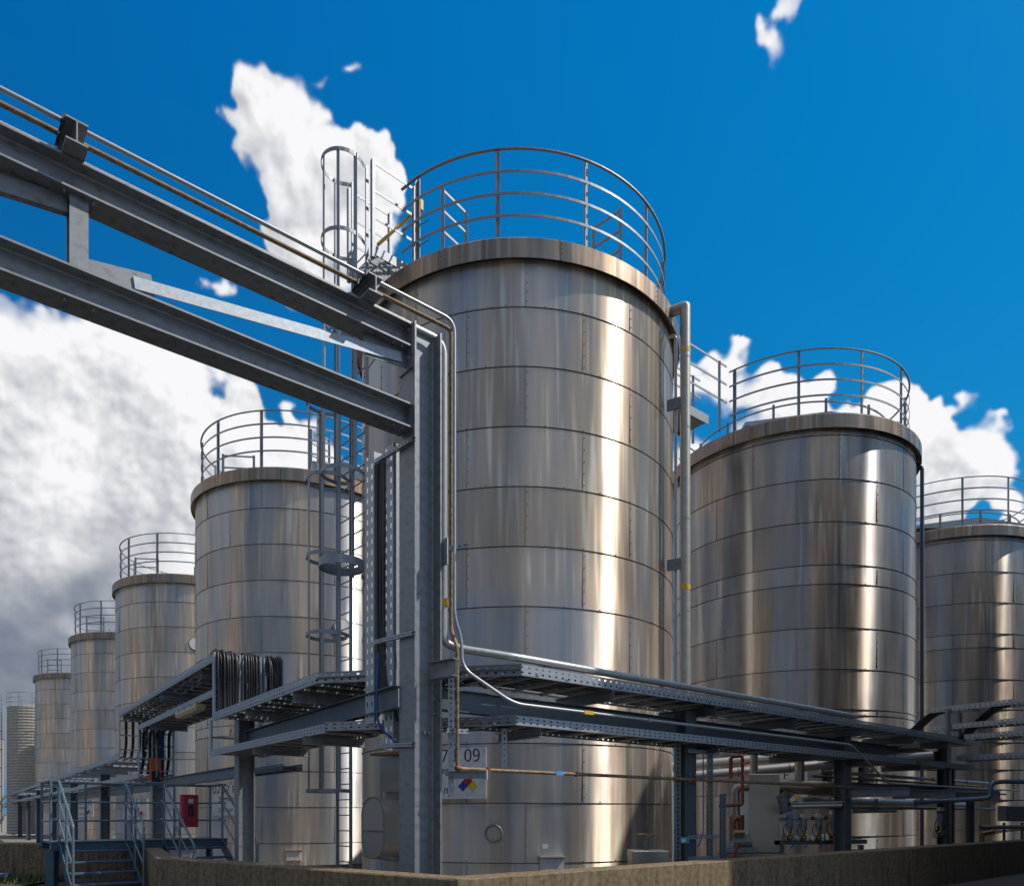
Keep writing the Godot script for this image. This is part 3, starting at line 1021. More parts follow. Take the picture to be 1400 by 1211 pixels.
func build_tanks() -> void:
	var main := make_tank(Vector2(0.11, 15.74), SEAMS_A, 2.0, "tall steel tank on the corner behind the bridge column", 0, -6.8, 278.0, 316.0)
	roof_guard(main, Vector3(-1.33, 11.75, 2.47), Vector3(-0.95, 11.75, 1.96))
	roof_guard(main, Vector3(1.86, 11.75, 2.02), Vector3(1.42, 11.75, 1.6))
	var names := ["steel tank whose sign begins 0207 F, with ladder shadows across its side", "steel tank behind the portal of raised cable trays", "steel tank over the trays with two neighbours on each side of its row", "last steel clad tank of the row, beside the pale plastic tank"]
	for i in 4:
		var c: Vector2 = [Vector2(-6.65, 24.0), Vector2(-13.9, 33.2), Vector2(-21.4, 42.8), Vector2(-30.65, 54.3)][i]
		var t := make_tank(c, SEAMS_A, [-5.0, 9.0, 0.0, 4.0][i], names[i], [1, 0, 1, 0][i], -6.8, 53.0, 83.0, i < 2)
		roof_guard(t, Vector3(-2.1, 11.6, 1.2), Vector3(-1.2, 11.6, 1.1))
		if i < 3:
			roof_guard(t, Vector3(0.75, 12.0, 1.9), Vector3(1.15, 12.0, 1.35))
			var hb := mb()
			bar(hb, Vector3(0.9, 11.62, 2.4), Vector3(2.3, 11.62, 1.9), 0.5, 0.34, Vector3(0.2, 1, 0.1).normalized(), 0.02)
			obj(hb, "roof_hatch", M.galvanised, t)
		vent_box(t, 11.0, 0.58)
		port(t, 35.0 if i != 1 else 22.0, [7.0, 8.55, 7.5, 7.0][i])
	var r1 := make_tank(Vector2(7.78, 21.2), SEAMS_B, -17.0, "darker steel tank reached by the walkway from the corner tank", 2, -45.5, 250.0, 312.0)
	roof_low(r1)
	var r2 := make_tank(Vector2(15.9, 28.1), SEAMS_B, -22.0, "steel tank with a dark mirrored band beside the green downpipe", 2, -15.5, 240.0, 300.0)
	roof_low(r2)
	for y in [9.2, 6.9, 5.1]:
		var st := mb()
		ring_on_wall(st, -64.0, y, 0.2)
		obj(st, "patch_rim", M.steel_grey, r2)
	# fittings low on the corner tank
	var st := mb()
	ring_on_wall(st, 0.0, 1.42, 0.14)
	st.set_normal(Vector3.UP)
	obj(st, "patch_rim", M.steel_grey, main).rotation.y = deg_to_rad(-7.5)
	vent_box(main, 9.8, 0.88)
	vent_box(r1, 6.0, 0.75)
	pbar(polar(3.19, 8.0, 1.2), polar(3.2, 8.0, 1.2) + polar(0.01, 8.0, 0), 0.1, 0.07, "sticker", M.sign_white, main, Vector3.UP)
	manhole(main, -43.0, 1.5)

func ring_on_wall(st: SurfaceTool, az: float, y: float, r: float) -> void:
	var pts := PackedVector3Array()
	for i in 25:
		var a := TAU * i / 24.0
		pts.append(polar(3.195, az + rad_to_deg(cos(a) * r / 3.19), y + sin(a) * r))
	tube(st, pts, 0.016, 6)

func port(t: Node3D, az: float, y: float) -> void:
	var p := polar(3.17, az, y)
	var n := polar(1, az, 0)
	ptube([p, p + n * 0.07], 0.24, "inspection_cover", M.white_paint, t, 0, 24)
	ptube([p + n * 0.0, p + n * 0.05], 0.28, "cover_rim", M.steel_grey, t, 0, 24)

func roof_low(t: Node3D) -> void:
	# low pipe round the roof edge and a shallow sheet cover
	var st := mb()
	ring_bar(st, 2.55, 11.95, -120, 120, 0.03, 0.03)
	obj(st, "roof_pipe", M.rail_grey, t)
	for k in 9:
		pbar(polar(2.55, -112 + 28 * k, 11.4), polar(2.55, -112 + 28 * k, 12.02), 0.05, 0.05, "pipe_stand", M.steel_grey, t)
	var c := mb()
	prism(c, PackedVector2Array([Vector2(-2.0, -0.1), Vector2(2.0, -0.1), Vector2(2.0, 0.0), Vector2(0.2, 0.28), Vector2(-2.0, 0.0)]), Vector3(0.2, 11.78, 1.9), Vector3(0.2, 11.78, -1.6))
	obj(c, "roof_cover", M.galvanised, t)
	pbar(Vector3(0.55, 11.42, 2.75), Vector3(0.85, 11.42, 2.75), 0.2, 0.12, "junction_box", M.white_paint, t)

func vent_box(t: Node3D, az: float, y: float) -> void:
	var p := polar(3.18, az, y)
	var n := polar(1, az, 0)
	var tg := polar(1, az + 90, 0)
	pbar(p - tg * 0.19, p + tg * 0.19, 0.3, 0.26, "outlet_box", M.white_paint, t, Vector3.UP, 0.01)
	pbar(p - tg * 0.22 + Vector3(0, 0.15, 0), p + tg * 0.22 + Vector3(0, 0.15, 0), 0.36, 0.025, "outlet_lid", M.insulation_sheet, t)

func manhole(t: Node3D, az: float, y: float) -> void:
	# an insulated manway cover: an oval drum standing off the wall
	var st := mb()
	var prof := PackedVector2Array()
	for i in 32:
		var a := TAU * i / 32.0
		var x := cos(a + 0.05) * 0.31
		var yy := sin(a + 0.05) * 0.31 + (0.22 if sin(a + 0.05) > 0.0 else -0.22)
		prof.append(Vector2(x, yy))
	var n := polar(1, az, 0)
	prism(st, prof, polar(3.0, az, y), polar(3.7, az, y))
	var cover := obj(st, "manway_cover", M.insulation_sheet, t)
	var rim := mb()
	var loop := PackedVector3Array()
	for i in 33:
		var pp := prof[i % 32]
		loop.append(polar(3.7, az, y) + polar(1, az - 90, 0) * pp.x + Vector3(0, pp.y, 0))
	tube(rim, loop, 0.014, 6)
	obj(rim, "cover_rim", M.steel_grey, cover)
	var tg := polar(1, az + 90, 0)
	pbar(polar(3.705, az, y - 0.06) - tg * 0.31, polar(3.705, az, y - 0.06) + tg * 0.31, 0.012, 0.03, "cover_strap", M.rusty_pipe, t)
	pbar(polar(3.35, az, y + 1.3) - tg * 0.35, polar(3.35, az, y + 1.3) + tg * 0.35, 0.3, 0.04, "rain_hood", M.rusty_pipe, t)
	pbar(polar(3.2, az - 2, y + 0.95) - tg * 0.32, polar(3.2, az - 2, y + 0.95) + tg * 0.28, 0.06, 0.62, "name_plate_box", M.insulation_sheet, t)
	pbar(polar(3.2, az + 12, y + 0.95) - tg * 0.1, polar(3.2, az + 12, y + 0.95) + tg * 0.1, 0.12, 0.32, "sample_hatch", M.dark_gap, t)
	pbar(polar(3.24, az + 12, y + 1.13) - tg * 0.16, polar(3.24, az + 12, y + 1.13) + tg * 0.16, 0.2, 0.02, "hatch_hood", M.rusty_pipe, t)

func build_bridge() -> void:
	var t := thing("steel_pipe_bridge", "grey steel pipe bridge of two beams landing on an I-section corner column", "pipe bridge")
	t.position = rly(0.17, 0.15, 0)
	var o := t.position
	var up := h3(RD)
	pprism(isec(0.335, 0.30, 0.021, 0.013), rly(0.1675, 0.15, 0) - o, rly(0.1675, 0.15, 6.78) - o, "column", M.steel_grey, t, up)
	pprism(isec(0.335, 0.30, 0.021, 0.013), rly(-15.0, 0.15, 0.5) - o, rly(-15.0, 0.15, 6.78) - o, "column", M.steel_grey, t, up)
	pprism(isec(0.24, 0.24, 0.017, 0.011), rly(-0.018, 0.15, 6.64) - o, rly(-14.8, 0.15, 6.64) - o, "beam", M.steel_grey, t)
	pprism(isec(0.25, 0.24, 0.017, 0.011), rly(-0.012, 0.15, 5.815) - o, rly(-14.8, 0.15, 5.815) - o, "beam", M.steel_grey, t)
	# end plates
	pbar(rly(-0.009, 0.15, 6.31) - o, rly(-0.009, 0.15, 6.765) - o, 0.26, 0.018, "end_plate", M.steel_grey, t, up)
	pbar(rly(-0.006, 0.15, 5.695) - o, rly(-0.006, 0.15, 5.935) - o, 0.16, 0.010, "end_plate", M.steel_grey, t, up)
	for b in [[6.71, 0.22], [6.71, 0.08], [6.42, 0.22], [6.42, 0.08]]:
		bolts(t, [rly(-0.018, b[1], b[0]) - o], -up)
	for r in [-0.1, -0.2, -2.9, -3.1]:
		for l in [0.08, 0.22]:
			bolts(t, [rly(r, l, 5.69) - o], Vector3.DOWN, 0.014)
			bolts(t, [rly(r, l, 6.52) - o], Vector3.DOWN, 0.014)
	# post and diagonals
	pprism(isec(0.13, 0.13, 0.01, 0.008), rly(-3.0, 0.15, 5.94) - o, rly(-3.0, 0.15, 6.52) - o, "strut", M.steel_grey, t, h3(LD))
	pbar(rly(-2.6, 0.13, 6.06) - o, rly(-0.08, 0.13, 6.43) - o, 0.012, 0.10, "diagonal", M.galvanised, t)
	pprism(csec(0.13, 0.06, 0.008), rly(-3.07, 0.15, 6.47) - o, rly(-6.4, 0.15, 5.98) - o, "diagonal", M.steel_grey, t)
	pbar(rly(-2.93, 0.145, 6.0) - o, rly(-2.45, 0.145, 6.09) - o, 0.012, 0.2, "gusset", M.steel_grey, t)
	pbar(rly(-0.5, 0.145, 6.40) - o, rly(-0.02, 0.145, 6.46) - o, 0.012, 0.22, "gusset", M.steel_grey, t)
	# short cross pieces that carry the conduits
	for r in [-0.52, -3.05, -5.6]:
		pprism(isec(0.17, 0.15, 0.012, 0.009), rly(r, -0.13, 6.847) - o, rly(r, 0.3, 6.847) - o, "cross_piece", M.steel_grey, t)
		for l in [-0.08, 0.0, 0.08, 0.16]:
			pbar(rly(r - 0.09, l, 6.90) - o, rly(r - 0.075, l, 6.96) - o, 0.05, 0.02, "clamp", M.black_cable, t)
	# bracket for the tray, toes and stiffeners
	pprism(isec(0.18, 0.10, 0.009, 0.007), rly(0.2, 0.02, 3.22) - o, rly(0.26, -0.36, 3.22) - o, "bracket", M.steel_grey, t)
	for y in [2.95, 2.8]:
		for l in [0.10, 0.20]:
			bolts(t, [rly(0.314, l, y) - o], -up)
	bolts(t, [rly(0.1, 0.0 + 0.14, 2.6) - o, rly(0.2, 0.14, 2.6) - o, rly(0.26, 0.14, 2.6) - o], -h3(LD))
	for y in [5.55, 3.58, 2.45]:
		strut(rly(-0.03, 0.75, y + 0.04) - o, rly(-0.03, -0.03, y) - o, 0.041, "slotted_bracket", t, M.galvanised)
	strut(rly(0.37, -0.03, 2.62) - o, rly(0.62, -0.06, 2.62) - o, 0.05, "slotted_bracket", t, M.galvanised)
	strut(rly(0.43, 0.1, 4.56) - o, rly(0.58, -0.12, 4.58) - o, 0.045, "slotted_bracket", t, M.galvanised)
	pbar(rly(0.36, -0.02, 4.35) - o, rly(0.36, -0.02, 4.63) - o, 0.1, 0.012, "clamp_plate", M.galvanised, t, up)

	# pipes carried by the bridge
	var p := thing("grey_pipe", "thick grey pipe lying on the bridge beam and turning down the column", "pipe")
	p.position = rly(0.46, 0.15, 3.4)
	o = p.position
	var run := ptube([rly(-15, 0.15, 6.806) - o, rly(0.46, 0.15, 6.806) - o, rly(0.46, 0.15, 3.58) - o, rly(0.62, 0.08, 3.53) - o, rly(1.2, -0.22, 3.46) - o, rly(9.0, -0.22, 3.46) - o], 0.044, "pipe_run", M.pipe_grey, p, 0.16, 16)
	pbar(rly(0.46, 0.15, 3.97) - o, rly(0.46, 0.15, 4.05) - o, 0.094, 0.094, "yellow_band", M.yellow, run)
	var q := thing("grey_conduit", "thin grey conduit with offset bends beside the column", "conduit")
	q.position = rly(0.475, -0.03, 3.4)
	o = q.position
	run = ptube([rly(-15, -0.03, 6.952) - o, rly(0.475, -0.03, 6.952) - o, rly(0.475, -0.03, 3.82) - o, rly(0.57, -0.03, 3.6) - o, rly(0.57, -0.03, 3.3) - o, rly(1.0, -0.38, 2.92) - o, rly(8.5, -0.38, 2.92) - o, rly(9.9, -0.38, 2.30) - o, rly(17, -0.38, 2.30) - o], 0.019, "conduit_run", M.pipe_grey, q, 0.14, 10)
	pbar(rly(2.05, -0.38, 2.92) - o, rly(2.2, -0.38, 2.92) - o, 0.043, 0.043, "yellow_band", M.yellow, run)
	for r in [3.2, 5.4, 7.6]:
		pbar(rly(r, -0.38, 2.92) - o, rly(r + 0.03, -0.38, 2.92) - o, 0.05, 0.05, "pipe_clip", M.galvanised, run)
	var s := thing("rusty_conduit", "rusty brown conduit turning down the column and out along the rack", "conduit")
	s.position = rly(0.53, 0.11, 3.4)
	o = s.position
	run = ptube([rly(-15, 0.11, 6.953) - o, rly(0.53, 0.11, 6.953) - o, rly(0.53, 0.11, 3.72) - o, rly(0.46, -0.1, 3.5) - o, rly(0.46, -0.1, 2.22) - o, rly(17, -0.1, 2.22) - o], 0.021, "conduit_run", M.rusty_pipe, s, 0.07, 10)
	for e in [rly(0.46, -0.1, 2.225), rly(0.53, 0.11, 6.95)]:
		var st := mb()
		ball(st, e - o, 0.033)
		obj(st, "elbow_fitting", M.copper_red, run)
	pbar(rly(1.86, -0.1, 2.22) - o, rly(1.98, -0.1, 2.22) - o, 0.047, 0.047, "blue_tape", M.light_blue_box, run)
	for r in [0.85, 2.2, 4.5]:
		pbar(rly(r, -0.1, 2.22) - o, rly(r + 0.035, -0.1, 2.22) - o, 0.055, 0.055, "pipe_clip", M.copper_red, run)
	# hanger that carries the conduit
	var hg := thing("conduit_hanger", "slotted steel hanger with a small I-section arm below the tray corner", "bracket")
	hg.position = rly(0.36, 0.0, 1.9)
	o = hg.position
	strut(rly(0.475, 0.03, 3.2) - o, rly(0.475, 0.03, 1.92) - o, 0.06, "upright", hg, M.galvanised)
	pprism(isec(0.08, 0.07, 0.008, 0.006), rly(0.42, 0.0, 2.155) - o, rly(0.72, -0.25, 2.16) - o, "arm", M.steel_grey, hg)
	pbar(rly(0.72, -0.25, 2.11) - o, rly(0.72, -0.25, 2.21) - o, 0.06, 0.01, "arm_end_plate", M.white_paint, hg, up)

	# upright cable channels beside the column
	for k in 2:
		var u := thing("vertical_cable_channel", ["slotted cable channel with its dark open side turned out", "slotted cable channel nearest the corner column, hole rows facing out"][k], "cable channel", "upright cable channels by the corner column")
		var r: float = [0.0, 0.06][k]
		var l: float = [0.93, 0.62][k]
		u.position = rly(r, l, 2.4)
		o = u.position
		var st := mb()
		for e in [[0.0, h3(LD), -h3(RD), 0.16]]:
			var w: float = 0.19
			var y0 := 2.45 if k else 2.75
			var y1 := 5.75
			var nn := int((y1 - y0) / 0.12)
			for i in nn:
				var ya := lerpf(y0, y1, float(i) / nn)
				var yb := lerpf(y0, y1, (i + 1.0) / nn)
				var ym := ya + (yb - ya) * 0.55
				var base := rly(r, l, 0) - o
				var la := h3(LD)
				var ex := func(a: float, y: float) -> Vector3:
					return base + la * a + Vector3(0, y, 0)
				quad(st, ex.call(-w / 2, ya), ex.call(-w * 0.32, ya), ex.call(-w * 0.32, yb), ex.call(-w / 2, yb), -up)
				quad(st, ex.call(-w * 0.2, ya), ex.call(w * 0.2, ya), ex.call(w * 0.2, yb), ex.call(-w * 0.2, yb), -up)
				quad(st, ex.call(w / 2, ya), ex.call(w * 0.32, ya), ex.call(w * 0.32, yb), ex.call(w / 2, yb), -up)
				quad(st, ex.call(-w * 0.32, ya), ex.call(-w * 0.2, ya), ex.call(-w * 0.2, ym), ex.call(-w * 0.32, ym), -up)
				quad(st, ex.call(w * 0.32, ya), ex.call(w * 0.2, ya), ex.call(w * 0.2, ym), ex.call(w * 0.32, ym), -up)
			for sgn in [-1.0, 1.0]:
				pbar(rly(r, l + w / 2 * sgn, y0) - o + up * 0.05, rly(r, l + w / 2 * sgn, y1) - o + up * 0.05, 0.004, 0.1, "side_flange", M.galvanised, u, up)
		obj(st, "slotted_web", M.galvanised, u)
	var cb := thing("cable_drop", "black cables hanging down between the two upright channels", "cables")
	cb.position = rly(0.03, 0.8, 2.4)
	o = cb.position
	for k in 7:
		var l := 0.70 + 0.032 * k
		ptube([rly(0.07, l, 5.68) - o, rly(0.06, l, 5.3) - o, rly(0.05 + 0.02 * (k % 2), l + 0.01, 4.2) - o, rly(0.06, l, 3.3) - o, rly(0.1, l - 0.2, 2.75) - o], 0.02, "cable", M.black_cable, cb, 0.2, 6)
	ptube([rly(-0.02, 0.70, 3.5) - o, rly(-0.05, 0.69, 3.0) - o, rly(-0.04, 0.68, 2.7) - o, rly(0.1, 0.5, 2.5) - o], 0.014, "cable", M.blue_cable, cb, 0.12, 6)

func build_rack() -> void:
	tray("upper slotted tray running out towards the dark tanks", P2, P2 + RD * 13.6, P2 + LD * 0.95, P2 + RD * 13.6 + LD * 0.95, 3.38, 0.125, true, 0.45, 18, M.galvanised)
	tray("lower slotted tray running out towards the dark tanks", P2 - RD * 0.08, P2 + RD * 13.2, P2 + LD * 0.7, P2 + RD * 13.2 + LD * 0.7, 2.81, 0.10, true, 0.5, 12, M.galvanised)
	tray("upper slotted tray angled behind the corner column", P1, P2, sn(0, 0.95), P2 + LD * 0.95, 3.381, 0.125, true, 0.35, 22, M.galvanised)
	tray("lower slotted tray angled behind the corner column", P1 + Vector2(0.1, 0.02), P2 - RD * 0.08, sn(0, 0.7), P2 + LD * 0.7, 2.809, 0.10, true, 0.4, 14, M.galvanised)
	var t := thing("pipe_rack", "dark steel rack of columns and beams under the slotted trays", "rack")
	t.position = rly(4.6, 0.1, 0)
	var o := t.position
	for k in 3:
		var r := 4.6 * (k + 1)
		pprism(isec(0.21, 0.24, 0.015, 0.01), rly(r, 0.12, 0) - o, rly(r, 0.12, 3.2) - o, "column", M.shade_toned_steel, t, h3(LD))
		bolts(t, [rly(r - 0.06, 0.005, 2.3) - o, rly(r + 0.06, 0.005, 2.3) - o, rly(r - 0.06, 0.005, 2.2) - o, rly(r + 0.06, 0.005, 2.2) - o], -h3(LD))
	for k in 3:
		pprism(isec(0.24, 0.12, 0.012, 0.008), rly(0.34 + 4.6 * k if k == 0 else 4.6 * k + 0.13, 0.15, 2.97) - o, rly(4.6 * (k + 1) - 0.13, 0.15, 2.97) - o, "beam", M.shade_toned_steel, t)
	pprism(isec(0.22, 0.14, 0.012, 0.008), rly(9.35, 0.2, 2.22) - o, rly(17.5, 0.2, 2.22) - o, "beam", M.shade_toned_steel, t)
	for r in [2.65, 4.75, 6.9, 9.0, 11.2, 12.9]:
		pprism(isec(0.13, 0.08, 0.009, 0.006), rly(r, -0.30, 3.185) - o, rly(r, 0.72, 3.185) - o, "bracket", M.shade_toned_steel if r > 4 else M.steel_grey, t)  # same steel brackets, painted darker along the shaded stretch
	for r in [1.5, 4.85, 7.4, 9.25, 11.6]:
		pprism(isec(0.10, 0.07, 0.009, 0.006), rly(r, -0.26, 2.655) - o, rly(r, 0.5, 2.655) - o, "bracket", M.shade_toned_steel if r > 4 else M.steel_grey, t)
	for r in [1.18]:
		strut(rly(r, 0.0, 2.7) - o, rly(r, 0.0, 2.25) - o, 0.06, "hanger", t, M.galvanised)
	for r in [10.4, 11.9]:
		pprism(isec(0.24, 0.24, 0.015, 0.01), rly(r, 0.95, 2.2) - o, rly(r, 0.95, 3.2) - o, "short_post", M.shade_toned_steel, t, h3(LD))
	for r in [9.2, 11.2, 13.6]:
		pprism(isec(0.16, 0.12, 0.01, 0.007), rly(r, 0.1, 2.12) - o, rly(r + 0.1, -1.0, 2.12) - o, "arm", M.steel_grey, t)
	for a in [[4.25, -0.02], [4.95, -0.05], [13.5, -0.05], [14.2, 0.1]]:
		strut(rly(a[0], a[1], 0.4) - o, rly(a[0], a[1], 2.75) - o, 0.075, "slotted_post", t, M.shade_toned_steel)
	strut(rly(5.05, 0.6, 0.4) - o, rly(5.05, 0.6, 2.75) - o, 0.06, "slotted_post", t, M.shade_toned_steel)
	strut(rly(5.7, 0.25, 0.4) - o, rly(5.7, 0.25, 2.05) - o, 0.08, "slotted_post", t, M.shade_toned_steel)
	for y in [1.42, 1.12, 2.62]:
		strut(rly(4.4, -0.06, y) - o, rly(5.15, -0.06, y) - o, 0.05, "cross_strut", t, M.galvanised)
	# junction box on the second column
	var j := thing("junction_box", "small teal junction box clipped to the second rack column", "junction box")
	j.position = rly(4.32, -0.08, 1.38)
	pbar(Vector3(-0.07, 0, 0), Vector3(0.06, 0, 0), 0.07, 0.09, "box_body", M.teal_box, j, Vector3.UP, 0.01)
	pbar(Vector3(-0.05, 0, 0.037), Vector3(0.01, 0, 0.037), 0.004, 0.05, "box_label", M.white_paint, j)
	ptube([Vector3(0.05, -0.03, 0), Vector3(0.1, -0.1, 0), Vector3(0.2, -0.08, 0), Vector3(0.26, 0.1, 0.0), Vector3(0.26, 1.2, 0.0)], 0.008, "cable", M.blue_cable, j, 0.08, 6)
	# crossing trays at the far end, stacked on slotted uprights
	var a := Vector2(9.15, 16.5)
	var dd := -SD
	for k in 4:
		var y: float = [4.06, 3.67, 3.42, 2.98][k]
		var st: float = [0.0, 0.05, 0.7, 0.55][k]
		tray(["topmost", "second", "third", "lowest"][k] + " of four stacked trays crossing the end of the rack", a + dd * st, a + dd * 5.5, a + dd * st + SN * 0.5, a + dd * 5.5 + SN * 0.5, y, 0.11, true, 0.5, 3, M.galvanised, "stacked crossing trays")
	var f := thing("tray_frame", "slotted uprights holding the four stacked crossing trays", "frame")
	f.position = p3(a, 0)
	for s in [0.4, 2.0]:
		for n in [-0.03, 0.53]:
			var q: Vector2 = dd * s + SN * n
			strut(p3(q, 2.75 if s > 1 else 3.3), p3(q, 4.0), 0.07, "upright", f, M.galvanised)
	for s in [3.2, 3.6]:
		pbar(p3(dd * s * 0.72 + SN * 0.3, 0.3), p3(dd * s * 0.72 + SN * 0.3, 4.0), 0.09, 0.09, "post", M.shade_toned_steel, f)
	for k in 2:
		var c := thing("cable_bundle", ["black cables arching from the rack up to the topmost crossing tray", "black cables dropping from the topmost crossing tray to the rack"][k], "cables")
		c.position = p3(a + dd * (0.1 + 1.25 * k), 0)
		for i in 6:
			var n := 0.06 + 0.07 * i
			ptube([p3(SN * n + dd * (-0.9 + 0.1 * k), 3.33), p3(SN * n + dd * (-0.55), 3.6), p3(SN * n + dd * (-0.15), 3.95), p3(SN * n + dd * 0.25, 4.02)], 0.022, "cable", M.black_cable, c, 0.3, 6)

func build_stair_rack() -> void:
	tray("upper slotted tray descending towards the stair portal", P1, sn(4.3, 0), sn(0, 1.1), sn(4.3, 1.1), 3.379, 0.125, true, 0.4, 26, M.galvanised)
	tray("lower slotted tray descending towards the stair portal", sn(0.0, 0.0) + Vector2(0.1, 0.02), sn(4.5, 0), sn(0, 0.8), sn(4.5, 0.8), 2.79, 0.10, true, 0.45, 18, M.galvanised)
	tray("raised upper tray of the portal over the stairs", sn(4.35, 0), sn(13.0, 0), sn(4.35, 1.1), sn(13.0, 1.1), 4.34, 0.13, true, 0.5, 22, M.galvanised)
	tray("raised lower tray of the portal over the stairs", sn(4.45, 0.05), sn(10.8, 0.05), sn(4.45, 0.8), sn(10.8, 0.8), 3.79, 0.11, true, 0.5, 15, M.galvanised)
	tray("upper tray running away past the row of tanks", sn(13.0, 0), sn(80.0, 0), sn(13.0, 1.1), sn(80.0, 1.1), 3.27, 0.13, false, 2.0, 6, M.galvanised)
	tray("lower tray running away past the row of tanks", sn(10.8, 0.05), sn(80.0, 0.05), sn(10.8, 0.8), sn(80.0, 0.8), 2.68, 0.11, false, 2.0, 5, M.galvanised)
	perf_ladder("upright ladder of three lanes beside the stairs, hung with black cable loops", 4.32, 0.0, 1.12, 3.27, 4.36, [0.0, 0.40, 0.45, 0.74, 0.80, 1.12])
	perf_ladder("short upright ladder below the cable loops", 4.5, 0.0, 0.8, 2.72, 3.28, [0.0, 0.4, 0.8])
	perf_ladder("upright cable ladder at the far end of the raised upper tray", 13.0, 0.0, 1.1, 3.2, 4.30, [0.0, 0.55, 1.1])
	perf_ladder("upright cable ladder at the far end of the raised lower tray", 10.8, 0.05, 0.8, 2.6, 3.76, [0.05, 0.42, 0.8])
	var lanes := [[0.05, 0.36, 9], [0.5, 0.70, 6], [0.85, 1.09, 9]]
	for b in 3:
		var c := thing("cable_bundle", ["black cable loops over the outermost lane of the portal ladder", "black cable loops over the middle lane of the portal ladder", "black cable loops over the innermost lane of the portal ladder"][b], "cables", "cable loops on the portal")
		c.position = sny(4.3, lanes[b][0], 0)
		var o := c.position
		var cnt: int = lanes[b][2]
		for i in cnt * 2:
			var n: float = lerpf(lanes[b][0], lanes[b][1], float(i % cnt) / (cnt - 1)) + rng.randf_range(-0.012, 0.012)
			var lift := rng.randf_range(0.0, 0.1) + 0.05 * (i / cnt)
			var fwd := rng.randf_range(0.05, 0.10) + 0.04 * (i / cnt)
			ptube([sny(5.0, n, 4.27) - o, sny(4.62, n, 4.33 + lift * 0.6) - o, sny(4.36 - fwd, n + rng.randf_range(-0.02, 0.02), 4.34 + lift * 0.6) - o, sny(4.28 - fwd, n + rng.randf_range(-0.02, 0.02), 4.1) - o, sny(4.27 - fwd * 0.6, n, 3.7) - o, sny(4.24 - fwd * 0.5, n, 3.3) - o], rng.randf_range(0.013, 0.02), "cable", M.black_cable, c, 0.22, 7)
	for e in [[13.0, 3.2, 4.3, 0.15, 0.95, 6], [10.8, 2.7, 3.7, 0.15, 0.7, 5]]:
		var c := thing("cable_bundle", "dark cables strapped to the upright ladder at the far end of the raised " + ("upper" if e[0] > 12 else "lower") + " tray", "cables")
		c.position = sny(e[0], 0, 0)
		for i in e[5]:
			var n: float = lerpf(e[3], e[4], float(i) / (e[5] - 1))
			ptube([sny(e[0] - 0.5, n, e[2]) - c.position, sny(e[0] - 0.05, n, e[2] - 0.05) - c.position, sny(e[0] + 0.1, n + 0.03, e[1] + 0.3) - c.position, sny(e[0] + 0.2, n, e[1] - 0.02) - c.position], 0.035, "cable", M.blue_cable if i == 3 and e[0] < 12 else M.black_cable, c, 0.25, 6)
	var t := thing("pipe_rack", "steel rack carrying the trays past the stairs and the row of tanks", "rack")
	t.position = sny(4.32, 0.5, 0)
	var o := t.position
	for k in 9:
		var s: float = [4.32, 11.0, 18.8, 26.6, 34.4, 42.2, 50.0, 57.8, 65.6][k]
		pprism(isec(0.26, 0.24, 0.016, 0.01), sny(s, 0.5, 0) - o, sny(s, 0.5, 3.9 if k < 2 else 3.1) - o, "column", M.steel_grey if k < 2 else M.shade_toned_steel, t, h3(SN))
	pprism(isec(0.24, 0.12, 0.012, 0.008), rly(-0.02, 0.3, 2.97) - o, sny(4.2, 0.5, 2.97) - o, "beam", M.shade_toned_steel, t)
	pprism(isec(0.2, 0.12, 0.012, 0.008), sny(4.45, 0.5, 2.45) - o, sny(10.87, 0.5, 2.45) - o, "beam", M.shade_toned_steel, t)
	pprism(isec(0.2, 0.12, 0.012, 0.008), sny(11.2, 0.55, 2.4) - o, sny(80, 0.55, 2.4) - o, "beam", M.shade_toned_steel, t)
	for s in [0.7, 2.6]:
		pprism(isec(0.14, 0.09, 0.009, 0.006), sny(s, -0.02, 3.18) - o, sny(s, 1.1, 3.18) - o, "bracket", M.steel_grey, t)
		pprism(isec(0.10, 0.07, 0.009, 0.006), sny(s - 0.3, 0.0, 2.63) - o, sny(s - 0.3, 0.8, 2.63) - o, "bracket", M.steel_grey, t)
	for s in [5.2, 8.2, 12.6]:
		pprism(isec(0.14, 0.09, 0.009, 0.006), sny(s, 0.02, 4.13) - o, sny(s, 1.1, 4.13) - o, "bracket", M.steel_grey, t)
	for s in [6.5, 9.4]:
		pprism(isec(0.10, 0.07, 0.009, 0.006), sny(s, 0.07, 3.62) - o, sny(s, 0.8, 3.62) - o, "bracket", M.steel_grey, t)
	for i in 22:
		var s := 14.0 + 2.2 * i
		pprism(isec(0.14, 0.09, 0.009, 0.006), sny(s, 0.02, 3.06) - o, sny(s, 1.1, 3.06) - o, "bracket", M.galvanised, t)
	# tray crossing behind the stairs, at shoulder height
	tray("dark tray behind the stairs between two rack columns", sn(4.6, 1.25), sn(10.9, 1.25), sn(4.6, 1.6), sn(10.9, 1.6), 2.62, 0.11, true, 0.6, 4, M.shade_toned_steel)
	# lamp
	var l := thing("strip_lamp", "unlit yellowed strip lamp under the raised lower tray", "lamp")
	l.position = sny(5.4, 0.03, 3.58)
	o = l.position
	var st := mb()
	prism(st, PackedVector2Array([Vector2(-0.06, -0.06), Vector2(0.06, -0.06), Vector2(0.09, -0.01), Vector2(0.08, 0.05), Vector2(-0.08, 0.05), Vector2(-0.09, -0.01)]), sny(5.2, 0.03, 3.58) - o, sny(6.7, 0.03, 3.58) - o)
	obj(st, "housing", M.lamp_cover, l)
